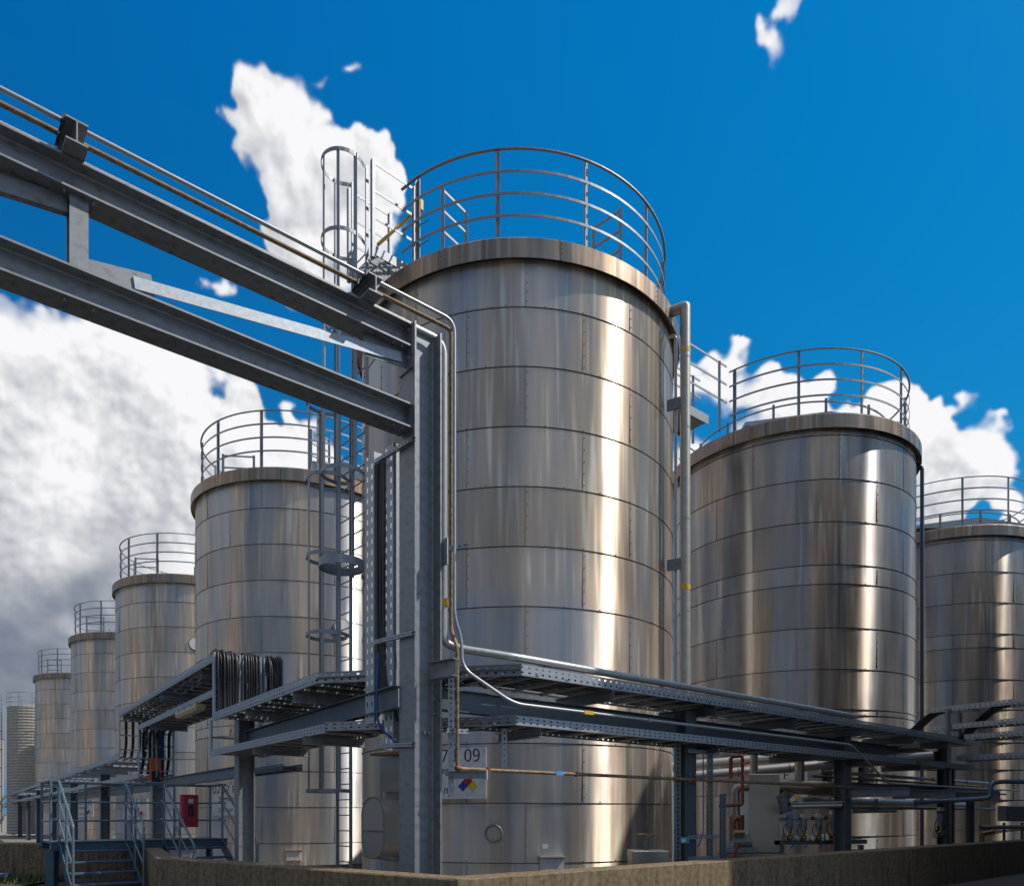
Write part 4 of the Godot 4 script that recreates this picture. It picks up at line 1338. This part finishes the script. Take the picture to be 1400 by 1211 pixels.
	for s in [5.5, 6.0, 6.4]:
		pbar(sny(s, 0.03, 3.635) - o, sny(s + 0.06, 0.03, 3.635) - o, 0.2, 0.02, "clip", M.pipe_grey, l)
		pbar(sny(s + 0.03, 0.03, 3.63) - o, sny(s + 0.03, 0.03, 3.72) - o, 0.03, 0.01, "hanger", M.pipe_grey, l)
	# orange call point on the portal column
	var b := thing("call_box", "orange emergency call box fixed to the portal column", "call box")
	b.position = sny(10.86, 0.42, 2.75)
	var out := -h3(SD)
	var sd := h3(SN)
	b.basis = Basis(sd, Vector3.UP, out)
	pbar(Vector3(0, -0.30, 0), Vector3(0, 0.30, 0), 0.24, 0.14, "case", M.orange_box, b, Vector3.BACK, 0.02)
	pbar(Vector3(0, -0.26, 0.073), Vector3(0, -0.01, 0.073), 0.17, 0.01, "dark_panel", M.black_print, b, Vector3.BACK)
	pbar(Vector3(0, 0.06, 0.073), Vector3(0, 0.26, 0.073), 0.13, 0.012, "upper_door", M.orange_box, b, Vector3.BACK)

func build_stairs() -> void:
	var t := thing("step_over_stairs", "blue-grey steel stairs and platform stepping over the bund wall", "stairs")
	var s0 := Vector2(-7.46, 12.4)
	t.position = p3(s0, 0)
	var q := func(a: float, l: float, y: float) -> Vector3:
		return p3(RD * a + LD * l, y)
	var dy := 1.29
	# platform
	var deck := mb()
	bar(deck, q.call(-0.12, 0.45, dy - 0.02), q.call(2.72, 0.45, dy - 0.02), 0.88, 0.03)
	obj(deck, "deck", M.stair_blue, t)
	for l in [0.0, 0.9]:
		pprism(csec(0.14, 0.05, 0.008), q.call(-0.14, l, dy - 0.075), q.call(2.74, l, dy - 0.075), "edge_channel", M.stair_blue, t)
	pbar(q.call(-0.1, 0.02, 0.4), q.call(-0.1, 0.02, dy - 0.15), 0.14, 0.14, "leg", M.stair_blue, t)
	pbar(q.call(2.7, 0.88, 0.0), q.call(2.7, 0.88, dy - 0.15), 0.1, 0.1, "leg", M.stair_blue, t)
	# two flights
	for f in [[0.0, 1.0, 4], [1.62, 2.65, 6]]:
		for k in f[2]:
			pbar(q.call(f[0] + 0.02, -0.16 - 0.27 * k, dy - 0.165 * (k + 1)), q.call(f[1] - 0.02, -0.16 - 0.27 * k, dy - 0.165 * (k + 1)), 0.25, 0.035, "tread", M.stair_blue, t, Vector3.UP, 0.006)
		var n: float = f[2] + 0.4
		for a in [f[0], f[1]]:
			pbar(q.call(a, 0.0, dy - 0.12), q.call(a, -0.27 * n, dy - 0.12 - 0.165 * n), 0.02, 0.2, "stringer", M.stair_blue, t)
			# handrail: knee bend at the head, down the flight, then a drop
			var foot := -0.27 * n
			var fy := dy - 0.165 * n
			for h in [1.0, 0.68, 0.36]:
				ptube([q.call(a, 0.18 if a != f[0] or f[0] > 1 else 0.5, dy + h), q.call(a, 0.02, dy + h), q.call(a, foot, fy + h), q.call(a, foot, fy + h - 0.25 if h < 0.9 else fy - 0.1)], 0.021 if h > 0.9 else 0.016, "handrail", M.handrail_blue, t, 0.05, 8)
			ptube([q.call(a, 0.0, dy - 0.1), q.call(a, 0.0, dy + 1.0)], 0.021, "rail_post", M.handrail_blue, t, 0, 8)
			ptube([q.call(a, foot * 0.55, dy - 0.165 * n * 0.55 - 0.1), q.call(a, foot * 0.55, dy - 0.165 * n * 0.55 + 1.0)], 0.021, "rail_post", M.handrail_blue, t, 0, 8)
	# back railing
	for h in [1.0, 0.66, 0.33]:
		ptube([q.call(-0.12, 0.0, dy + h), q.call(-0.12, 0.9, dy + h), q.call(2.72, 0.9, dy + h), q.call(2.72, 0.05, dy + h)], 0.021 if h > 0.9 else 0.016, "railing_bar", M.handrail_blue, t, 0.06, 8)
	for a in [-0.12, 0.55, 1.3, 2.05, 2.72]:
		ptube([q.call(a, 0.9, dy - 0.1), q.call(a, 0.9, dy + 1.0)], 0.021, "rail_post", M.handrail_blue, t, 0, 8)
	ptube([q.call(-0.12, 0.0, dy - 0.15), q.call(-0.12, 0.0, dy + 1.0)], 0.021, "rail_post", M.handrail_blue, t, 0, 8)
	ptube([q.call(1.3, 0.0, dy + 1.0), q.call(1.62, 0.0, dy + 1.0)], 0.021, "railing_bar", M.handrail_blue, t, 0, 8)
	# extinguisher cabinet on the back rail
	var e := thing("extinguisher_cabinet", "red extinguisher cabinet hung on the platform railing", "cabinet")
	e.position = p3(s0 + RD * 2.28 + LD * 0.86, 1.80)
	e.basis = Basis(h3(RD), Vector3.UP, -h3(LD))
	pbar(Vector3(0, -0.31, 0.1), Vector3(0, 0.31, 0.1), 0.31, 0.2, "case", M.red_box, e, Vector3.BACK, 0.03)
	var door := pbar(Vector3(0, -0.26, 0.202), Vector3(0, 0.26, 0.202), 0.25, 0.012, "door", M.red_box, e, Vector3.BACK, 0.004)
	pbar(Vector3(0.0, 0.15, 0.21), Vector3(0.0, 0.23, 0.21), 0.09, 0.004, "notice", M.white_paint, door, Vector3.BACK)
	var st := mb()
	var prof := PackedVector2Array()
	for i in 20:
		var a := TAU * i / 20.0
		prof.append(Vector2(cos(a) * 0.055, sin(a) * 0.055 + (0.06 if sin(a) >= 0 else -0.06)))
	prism(st, prof, Vector3(0, 0, 0.205), Vector3(0, 0, 0.213))
	obj(st, "sight_window", M.black_print, door)
	ptube([Vector3(-0.015, 0.06, 0.215), Vector3(-0.015, -0.04, 0.215), Vector3(0.02, -0.06, 0.215)], 0.008, "handle", M.red_box, door, 0.02, 6)
	pbar(Vector3(-0.08, -0.2, 0.21), Vector3(0.08, -0.2, 0.21), 0.004, 0.02, "lettering_strip", M.copper_red, door)
	# low blue barrier in the grass
	var b := thing("low_barrier", "low dark blue steel barrier lying in the grass", "barrier")
	b.position = v(-8.6, 12.6, 0.6)
	pbar(Vector3(-4, 0.12, 0), Vector3(0.15, 0.12, 0), 0.18, 0.06, "rail", M.stair_blue, b, Vector3.UP, 0.01)
	for x in [-3.0, -0.3]:
		pbar(Vector3(x, -0.1, 0), Vector3(x, 0.09, 0), 0.08, 0.08, "foot", M.stair_blue, b)

func build_ladders() -> void:
	var n := Vector2(-0.743, -0.669)
	var c := Vector2(0.11, 15.74) + n * 3.75
	var tg := Vector2(0.669, -0.743)
	caged_ladder("upper caged ladder rising above the eaves of the corner tank", c, n, 5.95, 12.98, 7.6, 12.92, true)
	caged_ladder("lower caged ladder ending above the ground beside the corner tank", c - tg * 0.55, n, 0.4, 9.1, 2.15, 9.05, false)
	# round rest platform
	var t := thing("rest_platform", "round grating rest platform between the two caged ladders", "platform")
	t.position = p3(c + n * 0.36, 6.0)
	var rim := mb()
	ring_bar(rim, 0.375, 0.03, 0, 360, 0.012, 0.14)
	obj(rim, "rim", M.rail_grey, t)
	for i in 17:
		var x := -0.34 + 0.0425 * i
		var w := sqrt(maxf(0.0, 0.36 * 0.36 - x * x))
		pbar(Vector3(x, 0, -w), Vector3(x, 0, w), 0.006, 0.018, "grating_bar", M.shade_toned_steel, t)
	pbar(Vector3(0.3, -0.07, -0.3), Vector3(0.75, -0.07, -0.8), 0.06, 0.08, "bracket", M.rail_grey, t)
	# landing at the top
	var l := thing("ladder_landing", "grating landing with railings joining the ladder to the corner tank roof", "landing")
	l.position = p3(c, 11.45)
	var nn := -h3(n)
	var tt := h3(tg)
	for i in 19:
		var f := -0.36 + 0.04 * i
		pbar(nn * 0.08 + tt * f, nn * 0.85 + tt * f, 0.008, 0.025, "grating_bar", M.shade_toned_steel, l)
	for f in [-0.4, 0.4]:
		pbar(nn * 0.05 + tt * f, nn * 0.9 + tt * f, 0.02, 0.16, "edge_plate", M.rail_grey, l)
		for h in [1.5, 1.02, 0.56]:
			pbar(nn * 0.0 + tt * f + Vector3(0, h, 0), nn * 0.88 + tt * f + Vector3(0, h, 0), 0.012, 0.045, "railing_bar", M.rail_grey, l)
		for d in [0.02, 0.88]:
			pbar(nn * d + tt * f + Vector3(0, -0.15, 0), nn * d + tt * f + Vector3(0, 1.53, 0), 0.07, 0.06, "railing_post", M.rail_grey, l, nn)
	pbar(nn * 0.95 + tt * 0.25 + Vector3(0, 0.0, 0), nn * 0.75 + tt * 0.5 + Vector3(0, 0.02, 0), 0.18, 0.02, "foot_plate", M.rusty_pipe, l)
	var g := thing("yellow_gate", "yellow swing bar gate with its spring box on the landing post", "gate")
	g.position = p3(c, 11.45) + nn * 0.88 + tt * 0.4
	pbar(Vector3(0, 1.05, 0) + nn * 0.05, Vector3(0, 1.5, 0) + nn * 0.05, 0.14, 0.07, "mounting_plate", M.rail_grey, g, nn, 0.01)
	pbar(Vector3(0, 1.18, 0) + nn * 0.13, Vector3(0, 1.36, 0) + nn * 0.13, 0.11, 0.09, "spring_box", M.yellow, g, nn, 0.02)
	pbar(Vector3(0, 1.22, 0) + nn * 0.1, Vector3(0, 0.42, 0) - nn * 0.55 - tt * 0.35, 0.05, 0.04, "swing_bar", M.yellow, g)
	for y in [0.62, 0.98]:
		ptube([Vector3(0, y + 0.03, 0), nn * 0.12 + Vector3(0, y - 0.07, 0), nn * 0.25 + tt * 0.1 + Vector3(0, y + 0.05, 0)], 0.007, "chain", M.black_cable, g, 0.08, 6)
	# walkway between the corner tank and its neighbour
	var w := thing("tank_walkway", "sheet metal walkway with railings from the corner tank to the next tank", "walkway")
	var wa := Vector2(2.85, 17.35)
	var wb := Vector2(4.55, 18.73)
	w.position = p3(wa, 11.35)
	var dd := h3((wb - wa).normalized())
	var ln := wa.distance_to(wb)
	var sd := Vector3(-dd.z, 0, dd.x)
	pbar(Vector3.ZERO, dd * ln, 0.8, 0.05, "deck", M.galvanised, w)
	for s in [-1.0, 1.0]:
		pbar(sd * 0.4 * s + Vector3(0, 0.02, 0), sd * 0.4 * s + dd * ln + Vector3(0, 0.02, 0), 0.02, 0.22, "edge_plate", M.rail_grey, w)
		for h in [1.6, 1.15, 0.7]:
			pbar(sd * 0.4 * s + Vector3(0, h, 0), sd * 0.4 * s + dd * (ln + 0.75) + Vector3(0, h, 0), 0.02, 0.045, "railing_bar", M.rail_grey, w)
		for d in [0.4, ln + 0.45]:
			pbar(sd * 0.4 * s + dd * d + Vector3(0, -0.1, 0), sd * 0.4 * s + dd * d + Vector3(0, 1.62, 0), 0.07, 0.05, "railing_post", M.rail_grey, w)
	# downpipes beside the tanks
	var dp := thing("insulated_downpipe", "tall insulated downpipe with elbow at the eaves of the corner tank", "pipe")
	dp.position = v(3.22, 14.0, 0)
	var run := ptube([Vector3(-0.42, 11.16, -0.25), Vector3(-0.02, 11.16, 0), Vector3(0, 11.16, 0), Vector3(0, 0.3, 0)], 0.095, "pipe_run", M.duct_beige, dp, 0.12, 18)
	for y in [10.2, 8.9, 7.2, 5.5, 3.8, 2.2]:
		ptube([Vector3(0, y, 0), Vector3(0, y + 0.03, 0)], 0.099, "sheet_joint", M.duct_beige, run, 0, 18)
	for y in [10.3, 5.9]:
		ptube([Vector3(0, y, 0), Vector3(0, y + 0.09, 0)], 0.0975, "yellow_band", M.yellow, run, 0, 18)
	for y in [9.4, 6.4]:
		pbar(Vector3(-0.3, y, -0.15), Vector3(-0.05, y, 0), 0.05, 0.2, "wall_bracket", M.steel_grey, dp)
	var d2 := thing("thin_downpipe", "thin grey pipe beside the insulated downpipe", "pipe")
	d2.position = v(3.07, 14.12, 0)
	ptube([Vector3(-0.1, 10.75, -0.1), Vector3(0, 10.7, 0), Vector3(0, 0.3, 0)], 0.03, "pipe_run", M.pipe_grey, d2, 0.1, 10)
	var d3 := thing("thin_downpipe", "dark green downpipe at the far side of the darker tank", "pipe")
	d3.position = v(10.76, 19.75, 0)
	ptube([Vector3(-0.15, 10.95, -0.1), Vector3(0, 10.85, 0), Vector3(0, 0.3, 0)], 0.05, "pipe_run", M.stair_blue, d3, 0.1, 10)

func build_signs() -> void:
	tank_sign("white sign ending F 09 with a hazard diamond, partly behind the column", Vector2(0.11, 15.74), -20.5, 2.42, 1.3, 0.85, "0207 F 09", "Raweglice", "280 m³")
	tank_sign("white tank sign seen between stair handrail and portal column", Vector2(-6.65, 24.0), -21.0, 2.12, 1.3, 0.85, "0207 F 08", "Raweglice", "280 m³")
	tank_sign("white tank sign seen beside the dark portal column under the orange box", Vector2(-13.9, 33.2), -21.0, 1.9, 1.3, 0.88, "0202 F 07", "Raweglice", "250 m³")
	tank_sign("white tank sign seen between the stair posts, far along the row", Vector2(-21.4, 42.8), -21.0, 2.0, 1.3, 0.88, "0207 F 20", "Raweglice", "250 m³")
	tank_sign("white sign ending F A behind pipes on the darker tank", Vector2(7.78, 21.2), -24.0, 2.38, 1.3, 0.86, "0304 F  A", "Raweglice", "280 m³")

func build_equipment() -> void:
	# gate valve housing at the foot of the corner tank
	var g := thing("valve_housing", "sheet metal valve housing with hand wheel at the foot of the corner tank", "valve")
	g.position = v(2.17, 12.5, 0.0)
	pbar(Vector3(-0.22, 0.72, 0), Vector3(0.38, 0.72, 0), 0.5, 0.85, "housing", M.insulation_sheet, g, Vector3.UP, 0.015)
	ptube([Vector3(0.06, 1.14, 0), Vector3(0.06, 1.40, 0)], 0.045, "bonnet", M.steel_grey, g, 0, 10)
	ptube([Vector3(0.06, 1.40, 0), Vector3(0.06, 1.62, 0)], 0.014, "spindle", M.rusty_pipe, g, 0, 8)
	var w := mb()
	var pts := PackedVector3Array()
	for i in 25:
		pts.append(Vector3(0.06 + cos(TAU * i / 24.0) * 0.15, 1.40, sin(TAU * i / 24.0) * 0.15))
	tube(w, pts, 0.011, 6)
	for i in 3:
		var a := TAU * i / 3.0 + 0.3
		bar(w, Vector3(0.06, 1.40, 0), Vector3(0.06 + cos(a) * 0.15, 1.40, sin(a) * 0.15), 0.015, 0.01)
	obj(w, "hand_wheel", M.rusty_pipe, g)
	ptube([Vector3(0.3, 0.68, 0.2), Vector3(0.9, 0.66, 0.25), Vector3(1.6, 0.66, 0.5)], 0.12, "outlet_pipe", M.insulation_sheet, g, 0.1, 16)
	ptube([Vector3(0.55, 0.67, 0.22), Vector3(0.7, 0.665, 0.235)], 0.123, "yellow_band", M.sign_yellow, g, 0, 16)
	# filter unit with its ducts
	var f := thing("filter_unit", "tall sheet metal filter cabinet with ducts behind the second rack bay", "filter unit")
	f.position = v(4.75, 14.5, 0)
	pbar(Vector3(-0.28, 1.75, 0), Vector3(0.30, 1.75, 0), 0.6, 1.5, "cabinet", M.vessel_steel, f, Vector3.UP, 0.02)
	pbar(Vector3(-0.7, 0.55, 0.1), Vector3(0.4, 0.55, 0.1), 0.9, 0.9, "plinth", M.yard_concrete, f, Vector3.UP, 0.02)
	ptube([Vector3(-0.12, 2.45, 0.1), Vector3(-0.12, 2.95, 0.1)], 0.075, "duct", M.vessel_steel, f, 0, 16)
	ptube([Vector3(-0.28, 2.25, 0.2), Vector3(-0.5, 2.25, 0.2), Vector3(-0.5, 1.7, 0.2)], 0.08, "duct", M.vessel_steel, f, 0.1, 16)
	ptube([Vector3(-0.5, 1.72, 0.2), Vector3(-0.5, 1.25, 0.2)], 0.16, "silencer", M.vessel_steel, f, 0, 18)
	ptube([Vector3(0.25, 2.28, 0.1), Vector3(1.75, 2.2, 0.1)], 0.14, "duct", M.vessel_steel, f, 0, 18)
	ptube([Vector3(0.75, 2.3, 0.1), Vector3(0.75, 2.95, 0.1)], 0.09, "duct", M.vessel_steel, f, 0, 16)
	ptube([Vector3(1.5, 2.25, 0.1), Vector3(1.5, 2.6, 0.1)], 0.11, "duct", M.vessel_steel, f, 0, 16)
	ptube([Vector3(0.32, 2.12, 0.25), Vector3(0.35, 2.08, 0.25), Vector3(0.43, 1.8, 0.25), Vector3(0.44, 1.77, 0.25)], 0.125, "motor", M.steel_grey, f, 0, 18)
	ptube([Vector3(0.42, 1.93, 0.36), Vector3(0.62, 1.97, 0.36)], 0.025, "terminal", M.black_cable, f, 0, 8)
	# the long insulated mains behind
	for k in 2:
		var p := thing("insulated_main", ["pale insulated main running behind the filter cabinet at head height", "second insulated main just above and behind the first"][k], "pipe", "insulated mains under the rack")
		p.position = v(3.2, 15.6 + k * 0.5, 2.45 + 0.25 * k)
		ptube([Vector3(-0.4, 0, 0), Vector3(5.0, 0.42, 0.9)], 0.1, "pipe_run", M.insulation_sheet, p, 0, 18)
		for i in 5:
			var c := Vector3(-0.4, 0, 0).lerp(Vector3(5.0, 0.42, 0.9), 0.15 + 0.18 * i)
			ptube([c, c + Vector3(0.03, 0.002, 0.005)], 0.104, "sheet_joint", M.steel_grey, p, 0, 18)
	var rp := thing("red_pipe_frame", "dark red thin pipework between two slotted posts", "pipe")
	rp.position = v(3.75, 12.9, 1.5)
	ptube([Vector3(0, 1.2, 0), Vector3(0, 0.85, 0)], 0.035, "riser", M.copper_red, rp, 0, 8)
	ptube([Vector3(0, 1.22, 0), Vector3(0.2, 1.24, 0), Vector3(0.2, 0.4, 0), Vector3(-0.2, 0.38, 0)], 0.03, "riser", M.copper_red, rp, 0.05, 8)
	ptube([Vector3(0.1, -0.25, 0.1), Vector3(-0.02, -0.6, 0.1)], 0.03, "drain", M.copper_red, rp, 0, 8)
	var pu := thing("small_pump", "small pump with brass fittings on the plinth beside the filter cabinet", "pump")
	pu.position = v(4.15, 14.2, 1.12)
	ptube([Vector3(0.0, 0.1, 0), Vector3(0.35, 0.1, 0)], 0.13, "pump_body", M.steel_grey, pu, 0, 16)
	ptube([Vector3(0.02, 0.3, 0.1), Vector3(0.02, 0.52, 0.1), Vector3(0.12, 0.56, 0.1), Vector3(0.14, 0.3, 0.1)], 0.035, "hose", M.copper_red, pu, 0.06, 8)
	ptube([Vector3(0.0, 0.28, 0.12), Vector3(0.2, 0.28, 0.12)], 0.05, "fitting", M.brass, pu, 0, 10)
	pbar(Vector3(-0.15, -0.05, 0), Vector3(0.45, -0.05, 0), 0.35, 0.1, "base", M.steel_grey, pu)
	# valve manifold
	var m := thing("valve_manifold", "white and rusty pipe manifold carrying a row of valves", "manifold")
	m.position = v(5.3, 14.2, 1.2)
	ptube([Vector3(-0.2, 0.44, -0.12), Vector3(1.0, 0.48, -0.12)], 0.03, "header", M.white_paint, m, 0, 10)
	for i in 5:
		ptube([Vector3(-0.1 + 0.24 * i, 0.443 + 0.008 * i, -0.12), Vector3(-0.03 + 0.24 * i, 0.446 + 0.008 * i, -0.12)], 0.034, "rust_patch", M.rusty_pipe, m, 0, 10)
	pbar(Vector3(-0.35, 0.0, -0.05), Vector3(1.4, 0.02, -0.05), 0.1, 0.08, "support_beam", M.shade_toned_steel, m)
	for x in [-0.2, 1.3]:
		pbar(Vector3(x, -1.2, -0.05), Vector3(x, -0.04, -0.05), 0.08, 0.08, "support_leg", M.shade_toned_steel, m)
	valve("control valve with a light blue switch box on the manifold", v(5.2, 14.1, 1.30), M.light_blue_box, 0.95)
	valve("control valve next to the one with the blue box", v(5.46, 14.1, 1.30), M.white_paint, 0.95)
	valve("third control valve counted from the blue box", v(5.74, 14.1, 1.30), M.white_paint, 0.95)
	valve("control valve at the rack column end of the manifold", v(6.02, 14.1, 1.32), M.white_paint, 1.02)
	valve("single actuator valve beside the round patch on the far tank", v(9.35, 16.4, 1.30), M.white_paint, 1.25, "")
	# lamps under the rack
	for k in 2:
		var l := thing("strip_lamp", ["unlit grey strip lamp below the second rack bay", "unlit grey strip lamp below the third rack bay"][k], "lamp", "strip lamps under the rack")
		l.position = [v(5.4, 13.6, 1.88), v(7.1, 15.0, 1.80)][k]
		ptube([Vector3(-0.35, 0, 0), Vector3(0.55, 0.02, 0)], 0.05, "tube_housing", M.insulation_sheet, l, 0, 12)
		pbar(Vector3(-0.35, 0.06, 0), Vector3(0.6, 0.08, 0), 0.09, 0.03, "mounting_rail", M.galvanised, l)
	# blue pipe with an offset
	var b := thing("blue_pipe", "blue-grey pipe with a swan-neck offset in the shaded rack bay", "pipe")
	b.position = v(9.0, 14.6, 2.0)
	ptube([Vector3(-1.1, -0.04, -0.2), Vector3(-0.05, 0.03, 0.2), Vector3(0.12, 0.05, 0.25), Vector3(0.12, 0.33, 0.25), Vector3(0.35, 0.36, 0.25), Vector3(2.6, 0.33, 0.25)], 0.045, "pipe_run", M.handrail_blue, b, 0.12, 12)
	ptube([Vector3(0.85, 0.36, 0.25), Vector3(0.90, 0.36, 0.25)], 0.09, "flange", M.handrail_blue, b, 0, 14)
	for k in 4:
		var hp := thing("rack_pipe", ["grey pipe hung close under the lower tray in the third bay", "rusty pipe hung beside the grey one under the third bay", "insulated pipe lowest under the third rack bay", "thin blue pipe under the third rack bay"][k], "pipe", "pipes hung under the rack")
		var l: float = [0.45, 0.6, 0.85, 0.3][k]
		var y: float = [2.52, 2.44, 1.98, 1.86][k]
		hp.position = rly(9.0, l, y)
		ptube([Vector3.ZERO, rly(17.5, l, y) - hp.position], [0.035, 0.025, 0.08, 0.03][k], "pipe_run", [M.pipe_grey, M.rusty_pipe, M.insulation_sheet, M.handrail_blue][k], hp, 0, 12)
		for i in 4:
			var c := rly(10.0 + 2.0 * i, l, y) - hp.position
			pbar(c, c + h3(RD) * 0.04, [0.09, 0.07, 0.18, 0.08][k], [0.09, 0.07, 0.18, 0.08][k], "pipe_clip", M.galvanised, hp)
	# shaded gear beyond the last column
	var e := thing("equipment_skid", "dark skid of control box and small pipes at the end of the rack", "equipment")
	e.position = v(10.9, 16.6, 0)
	pbar(Vector3(-0.1, 1.75, 0), Vector3(0.55, 1.75, 0), 0.3, 0.34, "control_box", M.steel_grey, e, Vector3.UP, 0.02)
	ptube([Vector3(-0.7, 1.45, 0.2), Vector3(1.0, 1.45, 0.2)], 0.05, "header_pipe", M.steel_grey, e, 0, 10)
	for x in [-0.05, 0.35, 0.75]:
		ptube([Vector3(x, 1.55, 0), Vector3(x, 0.3, 0)], 0.03, "pipe", M.steel_grey, e, 0, 8)
	pbar(Vector3(-0.9, 0.75, 0), Vector3(1.0, 0.75, 0), 0.5, 0.1, "shelf", M.shade_toned_steel, e)
	for x in [-0.8, 0.9]:
		pbar(Vector3(x, 0.0, 0), Vector3(x, 2.2, 0), 0.12, 0.12, "post", M.shade_toned_steel, e)
	ptube([Vector3(-0.6, 0.8, 0.1), Vector3(-0.6, 1.3, 0.1), Vector3(-0.35, 1.35, 0.1)], 0.05, "riser", M.brass, e, 0.06, 10)

func build_far() -> void:
	# pale plastic tank and its ladder cages, far behind the row
	var t := thing("plastic_tank", "pale ribbed plastic tank behind the end of the row", "tank")
	t.position = v(-37.2, 58.5, 0)
	var st := mb()
	for i in 44:
		var y0 := 0.2 + 0.22 * i
		for j in 36:
			var a0 := j * 10.0
			var a1 := a0 + 10.0
			for z in [[1.71, 0.0, 1.725, 0.11], [1.725, 0.11, 1.71, 0.22]]:
				var n := polar(1, a0 + 5, 0.3 if z[0] > z[2] else -0.3).normalized()
				quad(st, polar(z[0], a0, y0 + z[1]), polar(z[0], a1, y0 + z[1]), polar(z[2], a1, y0 + z[3]), polar(z[2], a0, y0 + z[3]), n)
	obj(st, "shell", M.beige_plastic, t)
	var cap := mb()
	for j in 36:
		tri(cap, polar(1.72, j * 10.0, 9.88), polar(1.72, j * 10.0 + 10.0, 9.88), Vector3(0, 10.2, 0), Vector3.UP)
	obj(cap, "lid", M.beige_plastic, t)
	for k in 3:
		var rb := mb()
		ring_bar(rb, 1.7, 10.2 + 0.35 * k, 0, 360, 0.03, 0.04)
		obj(rb, "railing_bar", M.pipe_grey, t)
	for k in 12:
		pbar(polar(1.7, 30.0 * k, 9.8), polar(1.7, 30.0 * k, 10.95), 0.04, 0.04, "railing_post", M.pipe_grey, t)
	caged_ladder("pale caged ladder beside the ribbed plastic tank", Vector2(-39.1, 57.4), Vector2(-0.3, -1), 0.3, 10.9, 2.4, 10.8, false)
	var f := thing("access_tower", "pale steel access tower of uprights and crossbars beyond the plastic tank", "tower")
	f.position = v(-41.0, 58.0, 0)
	for x in [-1.6, -0.5, 0.5]:
		for z in [0.0, -1.2]:
			pbar(Vector3(x, 0, z), Vector3(x, 10.9, z), 0.08, 0.08, "upright", M.pipe_grey, f)
	for k in 5:
		pbar(Vector3(-1.6, 2.4 + 2.1 * k, 0.06), Vector3(0.5, 2.4 + 2.1 * k, 0.06), 0.06, 0.08, "crossbar", M.pipe_grey, f)
	var w := thing("plastic_tank", "second pale tank half hidden at the access tower", "tank")
	w.position = v(-44.5, 62.0, 0)
	var s2 := mb()
	var cy := CylinderMesh.new()
	cy.top_radius = 2.2; cy.bottom_radius = 2.2; cy.height = 8.0; cy.radial_segments = 40
	s2.append_from(cy, 0, Transform3D(Basis(), Vector3(0, 4, 0)))
	obj(s2, "shell", M.beige_plastic, w)
	var lid := mb()
	ring_bar(lid, 2.22, 8.0, 0, 360, 0.06, 0.12)
	obj(lid, "rim", M.pipe_grey, w)

func build_across() -> void:
	# the process hall and silo across the road, outside the picture, that shade the racks and the end of the wall
	var a := Vector2(7.6, 8.9)
	var t := thing("process_hall", "dark grey clad process hall across the road from the bund", "building")
	t.position = p3(a, 0.55)
	var h := 11.25
	var foot := [Vector2.ZERO, RD * 26.0, RD * 26.0 + Vector2(12, 0), Vector2(32, 0)]
	for i in 4:
		var p: Vector2 = foot[i]
		var q: Vector2 = foot[(i + 1) % 4]
		var n := int(p.distance_to(q) / 1.2)
		var dirv := (q - p).normalized()
		for k in n:
			var u := p.lerp(q, float(k) / n) + dirv * 0.01
			var w := p.lerp(q, (k + 1.0) / n) - dirv * 0.01
			pbar(p3(u, h / 2), p3(w, h / 2), 0.08, h, "facade_panel", M.hall_cladding, t)
	var rf := mb()
	tri(rf, p3(foot[0], h + 0.01), p3(foot[1], h + 0.01), p3(foot[2], h + 0.01), Vector3.UP)
	tri(rf, p3(foot[0], h + 0.01), p3(foot[2], h + 0.01), p3(foot[3], h + 0.01), Vector3.UP)
	obj(rf, "roof", M.galvanised, t)
	for i in 4:
		pbar(p3(RD * (3.0 + 6.0 * i) + LD * 0.06, 1.6), p3(RD * (5.4 + 6.0 * i) + LD * 0.06, 1.6), 0.05, 3.2, "roller_door", M.rail_grey, t)
	var s := thing("silo", "slender domed steel silo rising behind the process hall", "silo")
	s.position = v(14.4, 13.65, 0.55)
	ptube([Vector3(0, 0, 0), Vector3(0, 15.0, 0)], 0.9, "shell", M.insulation_sheet, s, 0, 32)
	var st := mb()
	ball(st, Vector3(0, 15.0, 0), 0.9, 0.4)
	obj(st, "dome", M.insulation_sheet, s)
